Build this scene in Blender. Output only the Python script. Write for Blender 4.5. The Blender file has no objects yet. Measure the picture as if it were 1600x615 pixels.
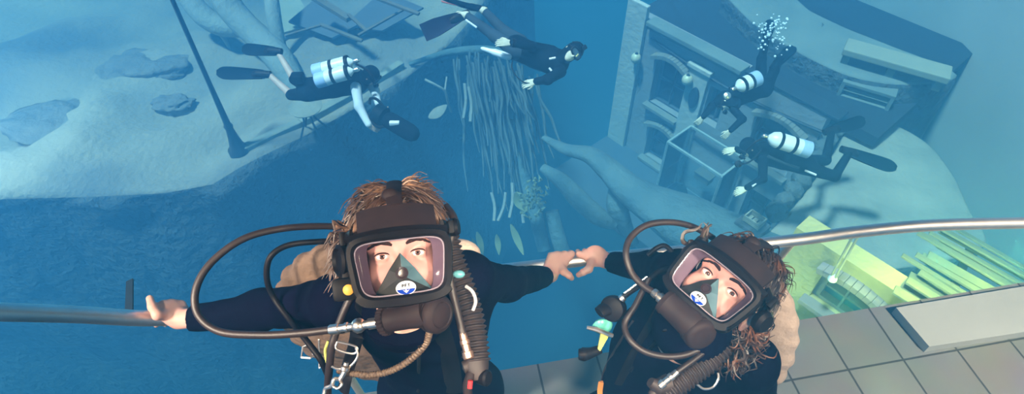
import bpy, bmesh, math, random
import numpy as np
import openvdb
from mathutils import Vector, Matrix, noise, Quaternion

S = bpy.context.scene
COL = S.collection
random.seed(7)
R = math.radians

# ------------------------------------------------------------------ camera
FPX = 953.0                      # focal length in pixels of the 1600 x 615 frame
PITCH = 47.0                     # degrees below the horizon
CAM = Vector((0, 0, 2.5))        # the deck the divers stand on is z = 0
cam_data = bpy.data.cameras.new('camera')
cam = bpy.data.objects.new('camera', cam_data)
COL.objects.link(cam)
cam.location = CAM
cam.rotation_euler = (R(90 - PITCH), 0, 0)
cam_data.sensor_width = 36
cam_data.lens = 36 * FPX / 1600
cam_data.clip_start = 0.02
cam_data.clip_end = 300
S.camera = cam
FWD = Vector((0, math.cos(R(PITCH)), -math.sin(R(PITCH))))
UPV = Vector((0, math.sin(R(PITCH)), math.cos(R(PITCH))))
RGT = Vector((1, 0, 0))

def P(px, py, d):
    """World point seen at pixel (px, py) at depth d."""
    return CAM + d * (FWD + RGT * ((px - 800) / FPX) - UPV * ((py - 307.5) / FPX))

def PZ(px, py, z):
    """World point at height z seen at pixel (px, py)."""
    r = FWD + RGT * ((px - 800) / FPX) - UPV * ((py - 307.5) / FPX)
    return CAM + r * ((z - CAM.z) / r.z)

# ------------------------------------------------------------------ light
S.view_settings.view_transform = 'Standard'
S.view_settings.look = 'None'
S.view_settings.exposure = 0.0
S.view_settings.gamma = 1.0
S.view_settings.use_curve_mapping = False
S.cycles.volume_bounces = 0
S.cycles.transparent_max_bounces = 16
S.cycles.max_bounces = 8

world = bpy.data.worlds.new('world')
S.world = world
world.use_nodes = True
bg = world.node_tree.nodes['Background']
bg.inputs[0].default_value = (0.13, 0.32, 0.50, 1)
bg.inputs[1].default_value = 0.30

def lamp(name, kind, loc, aim, energy, color, **kw):
    d = bpy.data.lights.new(name, kind)
    d.energy = energy
    d.color = color
    for k, v in kw.items():
        setattr(d, k, v)
    o = bpy.data.objects.new(name, d)
    COL.objects.link(o)
    o.location = loc
    v = Vector(aim) - Vector(loc)
    o.rotation_euler = v.to_track_quat('-Z', 'Y').to_euler()
    return o

# daylight coming down through the surface
lamp('sun', 'SUN', (0, 0, 20), (6.5, 3.0, 0), 15.5, (0.60, 0.67, 0.86), angle=R(6))
# added warm spots, no fixtures: strobe stand-ins for divers, hands, rail and deck
lamp('added_spot', 'SPOT', (-1.0, -0.35, 2.80), (-0.20, 0.85, 1.42), 340, (1.0, 0.75, 0.58), spot_size=R(50), spot_blend=0.7, shadow_soft_size=0.10)
lamp('added_spot', 'SPOT', (1.2, -0.35, 2.80), (0.34, 0.90, 1.25), 385, (1.0, 0.75, 0.58), spot_size=R(52), spot_blend=0.7, shadow_soft_size=0.10)
lamp('added_spot', 'SPOT', (0.10, -0.40, 2.95), (0.15, 1.16, 0.95), 430, (1.0, 0.78, 0.62), spot_size=R(26), spot_blend=0.8, shadow_soft_size=0.10)
lamp('added_spot', 'SPOT', (-2.2, -0.3, 3.1), (-1.0, 0.75, 1.30), 900, (1.0, 0.76, 0.66), spot_size=R(40), spot_blend=0.7, shadow_soft_size=0.12)
lamp('added_spot', 'SPOT', (2.9, -0.2, 3.1), (2.15, 1.25, 0.1), 1500, (1.0, 0.70, 0.54), spot_size=R(50), spot_blend=0.9, shadow_soft_size=0.12)

# ------------------------------------------------------------------ helpers
def tag(o, label=None, cat=None, group=None, kind=None):
    if label: o['label'] = label
    if cat: o['category'] = cat
    if group: o['group'] = group
    if kind: o['kind'] = kind
    return o

def empty(name, loc, label=None, cat=None, group=None):
    o = bpy.data.objects.new(name, None)
    COL.objects.link(o)
    o.location = loc
    o.empty_display_size = 0.1
    return tag(o, label, cat, group)

MATS = {}
ALB = 0.28                       # scales down every pool surface colour to balance the strong sun
def mat(name, col, rough=0.6, metal=0.0, col2=None, scale=8.0, spread=0.5, bump=0.0, bscale=40.0, spec=0.5, sss=0.0, coat=0.0, detail=4.0):
    if name in MATS: return MATS[name]
    m = bpy.data.materials.new(name)
    m.use_nodes = True
    nt = m.node_tree
    b = nt.nodes['Principled BSDF']
    b.inputs['Roughness'].default_value = rough
    b.inputs['Metallic'].default_value = metal
    b.inputs['Specular IOR Level'].default_value = spec
    if sss:
        b.inputs['Subsurface Weight'].default_value = sss
        b.inputs['Subsurface Radius'].default_value = (0.01, 0.004, 0.002)
    if coat: b.inputs['Coat Weight'].default_value = coat
    tc = nt.nodes.new('ShaderNodeTexCoord')
    if col2 is None: col2 = tuple(c * 0.8 for c in col)
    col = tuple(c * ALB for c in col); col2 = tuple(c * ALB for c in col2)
    n = nt.nodes.new('ShaderNodeTexNoise')
    n.inputs['Scale'].default_value = scale
    n.inputs['Detail'].default_value = detail
    nt.links.new(tc.outputs['Object'], n.inputs['Vector'])
    r = nt.nodes.new('ShaderNodeValToRGB')
    r.color_ramp.elements[0].position = 0.5 - spread / 2
    r.color_ramp.elements[1].position = 0.5 + spread / 2
    r.color_ramp.elements[0].color = (*col2, 1)
    r.color_ramp.elements[1].color = (*col, 1)
    nt.links.new(n.outputs['Fac'], r.inputs['Fac'])
    nt.links.new(r.outputs['Color'], b.inputs['Base Color'])
    if bump:
        n2 = nt.nodes.new('ShaderNodeTexNoise')
        n2.inputs['Scale'].default_value = bscale
        n2.inputs['Detail'].default_value = 5
        nt.links.new(tc.outputs['Object'], n2.inputs['Vector'])
        bp = nt.nodes.new('ShaderNodeBump')
        bp.inputs['Strength'].default_value = bump
        bp.inputs['Distance'].default_value = 1.0 / bscale
        nt.links.new(n2.outputs['Fac'], bp.inputs['Height'])
        nt.links.new(bp.outputs['Normal'], b.inputs['Normal'])
    MATS[name] = m
    return m

def glassy(name, tint=(1, 1, 1), reflect=0.0, rough=0.03):
    if name in MATS: return MATS[name]
    m = bpy.data.materials.new(name)
    m.use_nodes = True
    nt = m.node_tree
    nt.nodes.remove(nt.nodes['Principled BSDF'])
    out = nt.nodes['Material Output']
    t = nt.nodes.new('ShaderNodeBsdfTransparent')
    t.inputs[0].default_value = (*tint, 1)
    g = nt.nodes.new('ShaderNodeBsdfGlossy')
    g.inputs['Roughness'].default_value = rough
    f = nt.nodes.new('ShaderNodeFresnel')
    f.inputs['IOR'].default_value = 1.10
    mx = nt.nodes.new('ShaderNodeMixShader')
    ad = nt.nodes.new('ShaderNodeMath')
    ad.operation = 'ADD'
    ad.inputs[1].default_value = reflect
    nt.links.new(f.outputs[0], ad.inputs[0])
    nt.links.new(ad.outputs[0], mx.inputs[0])
    nt.links.new(t.outputs[0], mx.inputs[1])
    nt.links.new(g.outputs[0], mx.inputs[2])
    nt.links.new(mx.outputs[0], out.inputs['Surface'])
    MATS[name] = m
    return m

def link_mesh(name, verts, faces, m, parent=None, smooth=True, mats=None, midx=None):
    """ONE mesh object from world-space vertices; origin set to its bounding-box foot (or its parent's)."""
    me = bpy.data.meshes.new(name)
    vs = [Vector(v) for v in verts]
    if parent is not None:
        root = parent
        org = Vector((0, 0, 0))
        while root is not None:
            org += root.location
            root = root.parent
        base = Vector((0, 0, 0))
    else:
        org = Vector((sum(v.x for v in vs) / len(vs), sum(v.y for v in vs) / len(vs), min(v.z for v in vs)))
        base = org
    me.from_pydata([v - org for v in vs], [], [list(f) for f in faces])
    for x in (mats or [m]): me.materials.append(x)
    if midx is not None:
        me.polygons.foreach_set('material_index', list(midx))
    bm = bmesh.new(); bm.from_mesh(me)
    bmesh.ops.recalc_face_normals(bm, faces=bm.faces)
    bm.to_mesh(me); bm.free()
    me.polygons.foreach_set('use_smooth', [smooth] * len(me.polygons))
    me.update()
    o = bpy.data.objects.new(name, me)
    COL.objects.link(o)
    o.location = base
    if parent is not None: o.parent = parent
    return o

class MB:
    """Collects shapes in world space; build() links them as one mesh object."""
    def __init__(s): s.v = []; s.f = []; s.m = []; s.cur = 0
    def add(s, vs, fs):
        n = len(s.v)
        s.v += [tuple(v) for v in vs]
        s.f += [[i + n for i in f] for f in fs]
        s.m += [s.cur] * len(fs)
        return s
    def mi(s, i): s.cur = i; return s
    def box(s, c, sz, rot=None, bev=0.0):
        """Box with chamfered edges, centre c, full sizes sz, rot = 3x3 columns of axes."""
        hx, hy, hz = (q / 2 for q in sz)
        b = min(bev, hx * .9, hy * .9, hz * .9)
        M = rot if rot is not None else Matrix.Identity(3)
        c = Vector(c)
        bm = bmesh.new()
        bmesh.ops.create_cube(bm, size=1)
        for v in bm.verts: v.co = Vector((v.co.x * 2 * hx, v.co.y * 2 * hy, v.co.z * 2 * hz))
        if b > 0: bmesh.ops.bevel(bm, geom=list(bm.edges), offset=b, segments=2, affect='EDGES', profile=0.6)
        bm.verts.index_update()
        s.add([c + M @ v.co for v in bm.verts], [[v.index for v in f.verts] for f in bm.faces])
        bm.free()
        return s
    def bar(s, a, b, w, h, up=(0, 0, 1), bev=0.0):
        """Box running from a to b with width w and height h."""
        a = Vector(a); b = Vector(b)
        x = (b - a).normalized()
        y = Vector(up).cross(x)
        if y.length < 1e-4: y = Vector((1, 0, 0)).cross(x)
        y.normalize(); z = x.cross(y)
        M = Matrix((x, y, z)).transposed()
        return s.box((a + b) / 2, ((b - a).length, w, h), M, bev)
    def tube(s, pts, r, seg=10, caps=True, flat=1.0, up=None):
        """Swept tube; r a number or one per point; flat squeezes the second axis."""
        pts = [Vector(p) for p in pts]
        n = len(pts)
        rs = r if hasattr(r, '__len__') else [r] * n
        t = [(pts[min(i + 1, n - 1)] - pts[max(i - 1, 0)]).normalized() for i in range(n)]
        u = Vector(up) if up is not None else Vector((0.31, 0.2, 0.93))
        u = (u - t[0] * u.dot(t[0]))
        if u.length < 1e-3: u = t[0].orthogonal()
        u.normalize()
        vs = []
        for i in range(n):
            if i:
                u = u - t[i] * u.dot(t[i])
                if u.length < 1e-6: u = t[i].orthogonal()
                u.normalize()
            w = t[i].cross(u)
            for k in range(seg):
                a = 2 * math.pi * k / seg
                vs.append(pts[i] + (u * math.cos(a) * flat + w * math.sin(a)) * rs[i])
        fs = []
        for i in range(n - 1):
            for k in range(seg):
                fs.append([i * seg + k, i * seg + (k + 1) % seg, (i + 1) * seg + (k + 1) % seg, (i + 1) * seg + k])
        if caps:
            fs.append(list(range(seg))[::-1]); fs.append([(n - 1) * seg + k for k in range(seg)])
        return s.add(vs, fs)
    def lathe(s, base, axis, prof, seg=24):
        """prof: list of (distance along axis, radius)."""
        a = Vector(axis).normalized(); u = a.orthogonal().normalized(); w = a.cross(u)
        base = Vector(base)
        vs = []; fs = []
        for (h, r) in prof:
            for k in range(seg):
                g = 2 * math.pi * k / seg
                vs.append(base + a * h + (u * math.cos(g) + w * math.sin(g)) * max(r, 1e-5))
        for i in range(len(prof) - 1):
            for k in range(seg):
                fs.append([i * seg + k, i * seg + (k + 1) % seg, (i + 1) * seg + (k + 1) % seg, (i + 1) * seg + k])
        fs.append(list(range(seg))[::-1]); fs.append([(len(prof) - 1) * seg + k for k in range(seg)])
        return s.add(vs, fs)
    def ball(s, c, r, rot=None, nu=20, nv=12):
        rx, ry, rz = r if hasattr(r, '__len__') else (r, r, r)
        M = rot if rot is not None else Matrix.Identity(3)
        c = Vector(c); vs = []; fs = []
        for i in range(nv + 1):
            th = math.pi * i / nv
            for k in range(nu):
                ph = 2 * math.pi * k / nu
                rr = max(math.sin(th), 1e-4)
                vs.append(c + M @ Vector((rx * rr * math.cos(ph), ry * rr * math.sin(ph), rz * math.cos(th))))
        for i in range(nv):
            for k in range(nu):
                fs.append([i * nu + k, i * nu + (k + 1) % nu, (i + 1) * nu + (k + 1) % nu, (i + 1) * nu + k])
        return s.add(vs, fs)
    def prism(s, outline, ex, bev=None):
        """Closed 3D outline extruded by vector ex."""
        n = len(outline); o = [Vector(p) for p in outline]; ex = Vector(ex)
        vs = o + [p + ex for p in o]
        fs = [list(range(n))[::-1], list(range(n, 2 * n))] + [[i, (i + 1) % n, n + (i + 1) % n, n + i] for i in range(n)]
        return s.add(vs, fs)
    def build(s, name, m, parent=None, smooth=True):
        ms = m if isinstance(m, (list, tuple)) else [m]
        o = link_mesh(name, s.v, s.f, None, parent, smooth, list(ms), s.m)
        if smooth:
            try:
                o.data.set_sharp_from_angle(angle=R(42))
            except Exception: pass
        return o

def spline(pts, n=8):
    """Catmull-Rom through pts (vectors)."""
    p = [Vector(q) for q in pts]
    p = [p[0] * 2 - p[1]] + p + [p[-1] * 2 - p[-2]]
    out = []
    for i in range(1, len(p) - 2):
        a, b, c, d = p[i - 1], p[i], p[i + 1], p[i + 2]
        for k in range(n):
            t = k / n
            out.append(0.5 * ((2 * b) + (c - a) * t + (2 * a - 5 * b + 4 * c - d) * t * t + (3 * b - a - 3 * c + d) * t ** 3))
    out.append(p[-2])
    return out

def lerps(vals, n):
    """Resample a list of numbers to n values."""
    m = len(vals)
    return [vals[min(int(i * (m - 1) / (n - 1)), m - 2)] * (1 - ((i * (m - 1) / (n - 1)) - min(int(i * (m - 1) / (n - 1)), m - 2)))
            + vals[min(int(i * (m - 1) / (n - 1)), m - 2) + 1] * ((i * (m - 1) / (n - 1)) - min(int(i * (m - 1) / (n - 1)), m - 2)) for i in range(n)]

class Field:
    """Signed distance field on a grid, blended smoothly, turned into one continuous surface."""
    def __init__(s, lo, hi, vox):
        s.lo = np.array(lo, float); s.vox = vox
        s.n = np.maximum(4, np.ceil((np.array(hi) - s.lo) / vox).astype(int) + 1)
        s.D = np.full(tuple(s.n), 0.08, np.float32)
    def _blk(s, lo, hi):
        a = np.clip(np.floor((np.array(lo) - s.lo) / s.vox).astype(int), 0, s.n)
        b = np.clip(np.ceil((np.array(hi) - s.lo) / s.vox).astype(int) + 1, 0, s.n)
        if np.any(b <= a): return None
        sl = tuple(slice(i, j) for i, j in zip(a, b))
        ax = [s.lo[q] + s.vox * np.arange(a[q], b[q]) for q in range(3)]
        X, Y, Z = np.meshgrid(*ax, indexing='ij')
        return sl, X.astype(np.float32), Y.astype(np.float32), Z.astype(np.float32)
    def _mix(s, sl, d, k, sub=False):
        D = s.D[sl]
        if not sub:
            if k <= 0: s.D[sl] = np.minimum(D, d); return
            h = np.clip(0.5 + 0.5 * (D - d) / k, 0, 1)
            s.D[sl] = D * (1 - h) + d * h - k * h * (1 - h)
        else:
            k = max(k, 1e-5)
            h = np.clip(0.5 - 0.5 * (D + d) / k, 0, 1)
            s.D[sl] = D * (1 - h) - d * h + k * h * (1 - h)
    def cap(s, a, b, ra, rb, k=0.02, sub=False):
        a = np.array(a, float); b = np.array(b, float)
        m = max(ra, rb) + 2 * k + 3 * s.vox
        q = s._blk(np.minimum(a, b) - m, np.maximum(a, b) + m)
        if q is None: return s
        sl, X, Y, Z = q
        ab = b - a; L = float(ab @ ab) + 1e-12
        t = np.clip(((X - a[0]) * ab[0] + (Y - a[1]) * ab[1] + (Z - a[2]) * ab[2]) / L, 0, 1)
        d = np.sqrt((X - a[0] - t * ab[0]) ** 2 + (Y - a[1] - t * ab[1]) ** 2 + (Z - a[2] - t * ab[2]) ** 2) - (ra + (rb - ra) * t)
        s._mix(sl, d, k, sub)
        return s
    def ell(s, c, r, M=None, k=0.02, sub=False):
        """Ellipsoid; M = 3x3 whose columns are its axes in world."""
        c = np.array(c, float); r = np.array(r, float)
        m = r.max() + 2 * k + 3 * s.vox
        q = s._blk(c - m, c + m)
        if q is None: return s
        sl, X, Y, Z = q
        X = X - c[0]; Y = Y - c[1]; Z = Z - c[2]
        if M is not None:
            A = np.array([[M[i][j] for j in range(3)] for i in range(3)])
            X, Y, Z = (A[0, j] * X + A[1, j] * Y + A[2, j] * Z for j in range(3))
        k0 = np.sqrt((X / r[0]) ** 2 + (Y / r[1]) ** 2 + (Z / r[2]) ** 2)
        k1 = np.sqrt((X / r[0] ** 2) ** 2 + (Y / r[1] ** 2) ** 2 + (Z / r[2] ** 2) ** 2) + 1e-9
        s._mix(sl, (k0 * (k0 - 1) / k1).astype(np.float32), k, sub)
        return s
    def mesh(s, iso=0.0):
        g = openvdb.FloatGrid(background=0.08)
        g.copyFromArray(np.ascontiguousarray(s.D))
        p, t, q = g.convertToPolygons(isovalue=iso, adaptivity=0.0)
        p = p * s.vox + s.lo
        f = [list(map(int, x)) for x in q] + [list(map(int, x)) for x in t]
        return p, f

# ------------------------------------------------------------------ materials of the place
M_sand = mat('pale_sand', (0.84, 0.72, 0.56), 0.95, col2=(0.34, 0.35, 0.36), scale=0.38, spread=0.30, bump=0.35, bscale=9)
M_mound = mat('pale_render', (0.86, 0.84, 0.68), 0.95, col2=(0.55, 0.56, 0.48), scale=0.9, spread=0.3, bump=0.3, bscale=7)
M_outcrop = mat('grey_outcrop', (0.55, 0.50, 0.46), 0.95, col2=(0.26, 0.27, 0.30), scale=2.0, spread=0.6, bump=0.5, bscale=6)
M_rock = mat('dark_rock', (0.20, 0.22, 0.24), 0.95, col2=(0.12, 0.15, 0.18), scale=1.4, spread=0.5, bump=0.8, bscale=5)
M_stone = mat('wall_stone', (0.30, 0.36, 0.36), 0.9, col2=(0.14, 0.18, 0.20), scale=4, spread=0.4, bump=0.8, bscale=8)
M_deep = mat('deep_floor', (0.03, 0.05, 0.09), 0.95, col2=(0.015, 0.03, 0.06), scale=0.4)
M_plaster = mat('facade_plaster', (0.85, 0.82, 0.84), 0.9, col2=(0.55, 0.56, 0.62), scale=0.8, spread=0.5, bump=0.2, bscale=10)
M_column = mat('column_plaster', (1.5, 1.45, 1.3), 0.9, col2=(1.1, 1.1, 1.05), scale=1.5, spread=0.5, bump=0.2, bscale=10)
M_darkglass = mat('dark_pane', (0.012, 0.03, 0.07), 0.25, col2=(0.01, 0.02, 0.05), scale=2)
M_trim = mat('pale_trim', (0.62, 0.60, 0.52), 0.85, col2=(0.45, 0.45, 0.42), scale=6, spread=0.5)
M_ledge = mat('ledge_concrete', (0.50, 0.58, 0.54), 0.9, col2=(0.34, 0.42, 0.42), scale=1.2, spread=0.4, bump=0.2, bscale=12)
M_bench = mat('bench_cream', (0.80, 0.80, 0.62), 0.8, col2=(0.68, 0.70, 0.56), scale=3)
M_poolwall = mat('pool_wall_haze_tone', (1.7, 1.55, 1.45), 0.9, col2=(1.4, 1.3, 1.2), scale=0.5, spread=0.4)  # pale grey haze is put into this wall colour
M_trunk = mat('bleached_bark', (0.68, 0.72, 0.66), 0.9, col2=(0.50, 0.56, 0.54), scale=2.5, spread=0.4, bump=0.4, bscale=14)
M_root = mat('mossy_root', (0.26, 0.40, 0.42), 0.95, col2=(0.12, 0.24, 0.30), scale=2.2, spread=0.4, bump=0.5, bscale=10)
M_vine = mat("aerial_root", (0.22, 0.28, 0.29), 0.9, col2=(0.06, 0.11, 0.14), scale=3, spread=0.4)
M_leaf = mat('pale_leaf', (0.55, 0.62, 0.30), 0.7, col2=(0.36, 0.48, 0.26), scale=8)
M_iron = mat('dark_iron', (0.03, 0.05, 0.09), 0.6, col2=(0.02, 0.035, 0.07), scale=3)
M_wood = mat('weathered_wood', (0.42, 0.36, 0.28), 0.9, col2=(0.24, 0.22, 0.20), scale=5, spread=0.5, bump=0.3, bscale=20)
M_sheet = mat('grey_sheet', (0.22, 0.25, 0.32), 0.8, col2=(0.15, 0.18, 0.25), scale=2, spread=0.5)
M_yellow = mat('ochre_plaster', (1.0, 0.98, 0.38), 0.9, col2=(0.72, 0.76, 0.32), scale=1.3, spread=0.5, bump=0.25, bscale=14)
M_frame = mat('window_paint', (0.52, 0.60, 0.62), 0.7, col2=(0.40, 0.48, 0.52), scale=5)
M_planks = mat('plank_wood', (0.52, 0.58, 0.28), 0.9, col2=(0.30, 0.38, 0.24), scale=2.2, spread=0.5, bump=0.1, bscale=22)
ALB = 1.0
M_steel = mat('polished_steel', (0.80, 0.74, 0.70), 0.46, 1.0, col2=(0.70, 0.64, 0.60), scale=30)
M_tile = None

# ------------------------------------------------------------------ the water
water = MB().box((0, 12, -8.0), (60, 60, 23)).build('water', mat('unused', (1, 1, 1)), smooth=False)
tag(water, 'clear blue water filling the whole pool', 'water', kind='stuff')
wm = bpy.data.materials.new('pool_water')
wm.use_nodes = True
nt = wm.node_tree
nt.nodes.remove(nt.nodes['Principled BSDF'])
vs = nt.nodes.new('ShaderNodeVolumeScatter')
vs.inputs['Color'].default_value = (0.075, 0.45, 1.0, 1)
vs.inputs['Density'].default_value = 0.056
vs.inputs['Anisotropy'].default_value = 0.15
va = nt.nodes.new('ShaderNodeVolumeAbsorption')
va.inputs['Color'].default_value = (0.10, 0.74, 0.96, 1)
va.inputs['Density'].default_value = 0.075
ads = nt.nodes.new('ShaderNodeAddShader')
nt.links.new(vs.outputs[0], ads.inputs[0]); nt.links.new(va.outputs[0], ads.inputs[1])
nt.links.new(ads.outputs[0], nt.nodes['Material Output'].inputs['Volume'])
water.data.materials.clear(); water.data.materials.append(wm)

# ------------------------------------------------------------------ deep floor and pool walls
def struct(o, label, cat):
    return tag(o, label, cat, kind='structure')

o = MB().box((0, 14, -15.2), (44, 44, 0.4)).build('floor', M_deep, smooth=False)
struct(o, 'dark floor of the deep pool far below the deck', 'floor')
wr = MB().bar((9.4, -6, -6.0), (8.2, 34, -6.0), 0.4, 19.0).build('wall_right', M_poolwall, smooth=False)
struct(wr, 'pool wall along the right edge of the view, pale grey to stand in for haze', 'wall')

def relief(p, s, a):
    return noise.fractal(Vector(p) * s, 1.0, 2.0, 4) * a

def ledge(name, edge, back, rows, drop, m, label, cat, nz=0.12, face=None, wob=0.10, side=None, round_=0.25, step=0.3):
    """Terrace whose rim follows 'edge'; 'back' = horizontal vector to its far side, 'drop' its height."""
    e = []
    for i in range(len(edge) - 1):
        a, b = Vector(edge[i]), Vector(edge[i + 1])
        n = max(1, int((b - a).length / step))
        e += [a.lerp(b, k / n) for k in range(n)]
    e.append(Vector(edge[-1]))
    back = Vector(back); bd = back.normalized()
    side = Vector(side).normalized() if side is not None else -bd
    vs = []; mi = []
    prof = []
    nd = 14
    for j in range(nd, 0, -1): prof.append((0.0, -round_ - (drop - round_) * (j / nd) ** 1.3, 1))
    for j in range(4): 
        g = math.pi / 2 * j / 4
        prof.append((round_ * (1 - math.cos(g)), -round_ * (1 - math.sin(g)), 1 if j < 2 else 0))
    for j in range(rows + 1): prof.append((round_ + (back.length) * (j / rows) ** 1.6, 0, 0))
    for (h, z, f) in prof:
        for p in e:
            q = p + bd * h + Vector((0, 0, z))
            if f:
                q += side * (relief(q, 0.5, wob * 3) + relief(q, 2.0, wob))
            else:
                q.z += relief(Vector((q.x, q.y, 0)), 0.45, nz) * min(1, h / 0.8)
            vs.append(q)
    n = len(e); fs = []
    for j in range(len(prof) - 1):
        for i in range(n - 1):
            fs.append([j * n + i, j * n + i + 1, (j + 1) * n + i + 1, (j + 1) * n + i]); mi.append(1 if prof[j][2] else 0)
    o = link_mesh(name, vs, fs, None, None, True, [m, face or m], mi)
    return struct(o, label, cat)

ZS = -4.5                         # height of the sand terrace
edge_px = [(-420, 345), (-150, 318), (0, 313), (120, 308), (250, 300), (330, 285), (372, 262), (470, 215), (560, 165), (640, 116), (700, 70), (745, 20), (790, -40), (840, -90)]
rim = [PZ(x, y, ZS) for x, y in edge_px]
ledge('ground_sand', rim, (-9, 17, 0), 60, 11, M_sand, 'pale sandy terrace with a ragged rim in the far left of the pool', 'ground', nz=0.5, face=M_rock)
# kerb running along the rim
kp = [PZ(x, y, ZS) + Vector((0, 0, 0.03)) for x, y in [(372, 240), (470, 194), (560, 145), (628, 102)]]
kb = MB()
for a, b in zip(kp[:-1], kp[1:]): kb.bar(a, b, 0.16, 0.14, bev=0.02)
o = kb.build('kerb', M_mound, smooth=False); struct(o, 'low pale kerb running along the rim of the sand terrace', 'kerb')

# pale terrace at the right
ZM = -4.4
rim2 = [PZ(x, y, ZM) for x, y in [(1190, 372), (1232, 325), (1262, 285), (1300, 235), (1345, 175)]]
top2 = [(1190, 372), (1236, 325), (1268, 285), (1304, 235), (1340, 178), (1400, 192), (1452, 222), (1490, 268), (1520, 330), (1540, 385), (1400, 420), (1200, 420)]
def terrace(name, outline, drop, m, face, label, cat, nz=0.06):
    """Flat-topped terrace from its outline (world points): a domed top fan and walls down."""
    pts = spline([Vector(p) for p in outline] + [Vector(outline[0])], 6)[:-1]
    c = sum(pts, Vector()) / len(pts)
    n = len(pts); vs = []; fs = []; mi = []
    rings = [(1.0, -drop, 1), (1.0, -drop * .6, 1), (1.0, -drop * .3, 1), (1.0, -0.14, 1), (0.985, -0.03, 0)] + [(0.95 - 0.095 * k, 0, 0) for k in range(10)]
    for (f, z, w) in rings:
        for p in pts:
            q = c.lerp(p, f) + Vector((0, 0, z))
            if w and z < -0.2: q += (p - c).normalized() * (relief(q, 1.2, 0.15))
            else: q.z += relief(q, 0.6, nz) * (1 - f)*3
            vs.append(q)
    for j in range(len(rings) - 1):
        for i in range(n):
            fs.append([j * n + i, j * n + (i + 1) % n, (j + 1) * n + (i + 1) % n, (j + 1) * n + i]); mi.append(1 if rings[j][2] else 0)
    fs.append([(len(rings) - 1) * n + i for i in range(n)]); mi.append(0)
    o = link_mesh(name, vs, fs, None, None, True, [m, face], mi)
    return struct(o, label, cat)
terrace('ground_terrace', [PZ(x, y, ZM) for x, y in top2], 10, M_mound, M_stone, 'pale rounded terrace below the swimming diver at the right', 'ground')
# rough stone coping along the terrace's street side
rs = [PZ(x, y, ZM) for x, y in [(1322, 190), (1303, 214), (1282, 245), (1262, 280), (1236, 312), (1210, 345)]]
random.seed(3)
for i in range(len(rs) - 1):
    for k in range(2):
        p = rs[i].lerp(rs[i + 1], (k + 0.5) / 2) + Vector((-0.03, 0.05, 0.03))
        b = bmesh.new(); bmesh.ops.create_icosphere(b, subdivisions=3, radius=1)
        r = Vector((random.uniform(.13, .17), random.uniform(.12, .16), random.uniform(.1, .14)))
        vs = []
        for v in b.verts:
            q = v.co.copy(); q = Vector([math.copysign(abs(t) ** 0.75, t) for t in q])
            q *= 1 + noise.noise(q * 1.7 + Vector((i * 3.1, k * 2.7, 0))) * 0.22
            vs.append(p + Vector((q.x * r.x, q.y * r.y, q.z * r.z)))
        fs = [[v.index for v in f.verts] for f in b.faces]; b.free()
        st = link_mesh('coping_stone', vs, fs, M_stone)
        tag(st, 'rough grey boulder in the row along the street side of the pale terrace', 'stone', 'boulders along the terrace rim')

# invented glow lamps with housings, set unseen outside the view to brighten the haze
def add_glow_lamp(p, n, label, power):
    f = empty('added_glow_fixture', p, label, 'added_glow_lamp')
    MB().lathe(p, n, [(0, .16), (.10, .18), (.14, .20), (.14, .15), (.08, .12)], 20).build('housing', M_iron, f)
    gm = bpy.data.materials.get('glow_lamp_lens')
    if gm is None:
        gm = bpy.data.materials.new('glow_lamp_lens'); gm.use_nodes = True
        bb = gm.node_tree.nodes['Principled BSDF']
        bb.inputs['Emission Color'].default_value = (.9, .95, 1, 1); bb.inputs['Emission Strength'].default_value = 8
    MB().lathe(p + Vector(n) * .09, n, [(0, .12), (.015, .118), (.03, .09)], 20).build('lens', gm, f)
    lamp('added_glow_lamp', 'POINT', p + Vector(n) * .3, (0, 0, 0), power, (.78, .88, 1.0), shadow_soft_size=.15)
add_glow_lamp(P(1700, 185, 9.9), (-1, 0, 0), 'unseen round glow lamp added at the right pool wall', 700)
add_glow_lamp(PZ(-170, 235, ZS + .8), (0, 0, 1), 'unseen round glow lamp added at the left end of the sand', 500)

# ------------------------------------------------------------------ the sunken building
WD = Vector((0.655, -0.756, 0)); WN = Vector((-0.756, -0.655, 0))      # along the facade, and its outward normal
W0 = Vector((2.42, 11.15, 0))
def on_wall(px, py, off=0.0):
    """Point of the facade plane seen at a pixel."""
    r = FWD + RGT * ((px - 800) / FPX) - UPV * ((py - 307.5) / FPX)
    w0 = W0 + WN * off
    return CAM + r * ((w0 - CAM).dot(WN) / r.dot(WN))
def wall_uv(px, py):
    q = on_wall(px, py) - W0
    return q.dot(WD), q.z
def wuv(u, z, off=0.0): return W0 + WD * u + WN * off + Vector((0, 0, z))
wins = [  # u0, u1, z0, z1, hood, bars
    (0.82, 1.60, -5.75, -4.62, True), (2.12, 2.48, -5.45, -4.60, False), (3.20, 4.10, -5.60, -4.60, True),
    (0.98, 1.75, -7.20, -6.28, True), (3.55, 4.25, -7.20, -6.28, False)]
ZT, ZB, U0, U1 = -4.0, -9.5, -0.10, 4.32
us = sorted({U0, U1, *[w[0] for w in wins], *[w[1] for w in wins]})
zs = sorted({ZT, ZB, *[w[2] for w in wins], *[w[3] for w in wins]})
fb = MB()
RW = Matrix((WD, -WN, Vector((0, 0, 1)))).transposed()
for a, b in zip(us[:-1], us[1:]):
    for c, d in zip(zs[:-1], zs[1:]):
        uc, zc = (a + b) / 2, (c + d) / 2
        if any(w[0] < uc < w[1] and w[2] < zc < w[3] for w in wins): continue
        fb.box(wuv(uc, zc, -0.15), (b - a, 0.3, d - c), RW)
o = fb.build('wall_facade', M_plaster, smooth=False)
struct(o, 'plaster facade of the sunken building with arched windows', 'wall')
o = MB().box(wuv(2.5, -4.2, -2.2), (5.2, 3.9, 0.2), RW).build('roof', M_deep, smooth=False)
struct(o, 'dark flat roof behind the top of the facade', 'roof')
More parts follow.
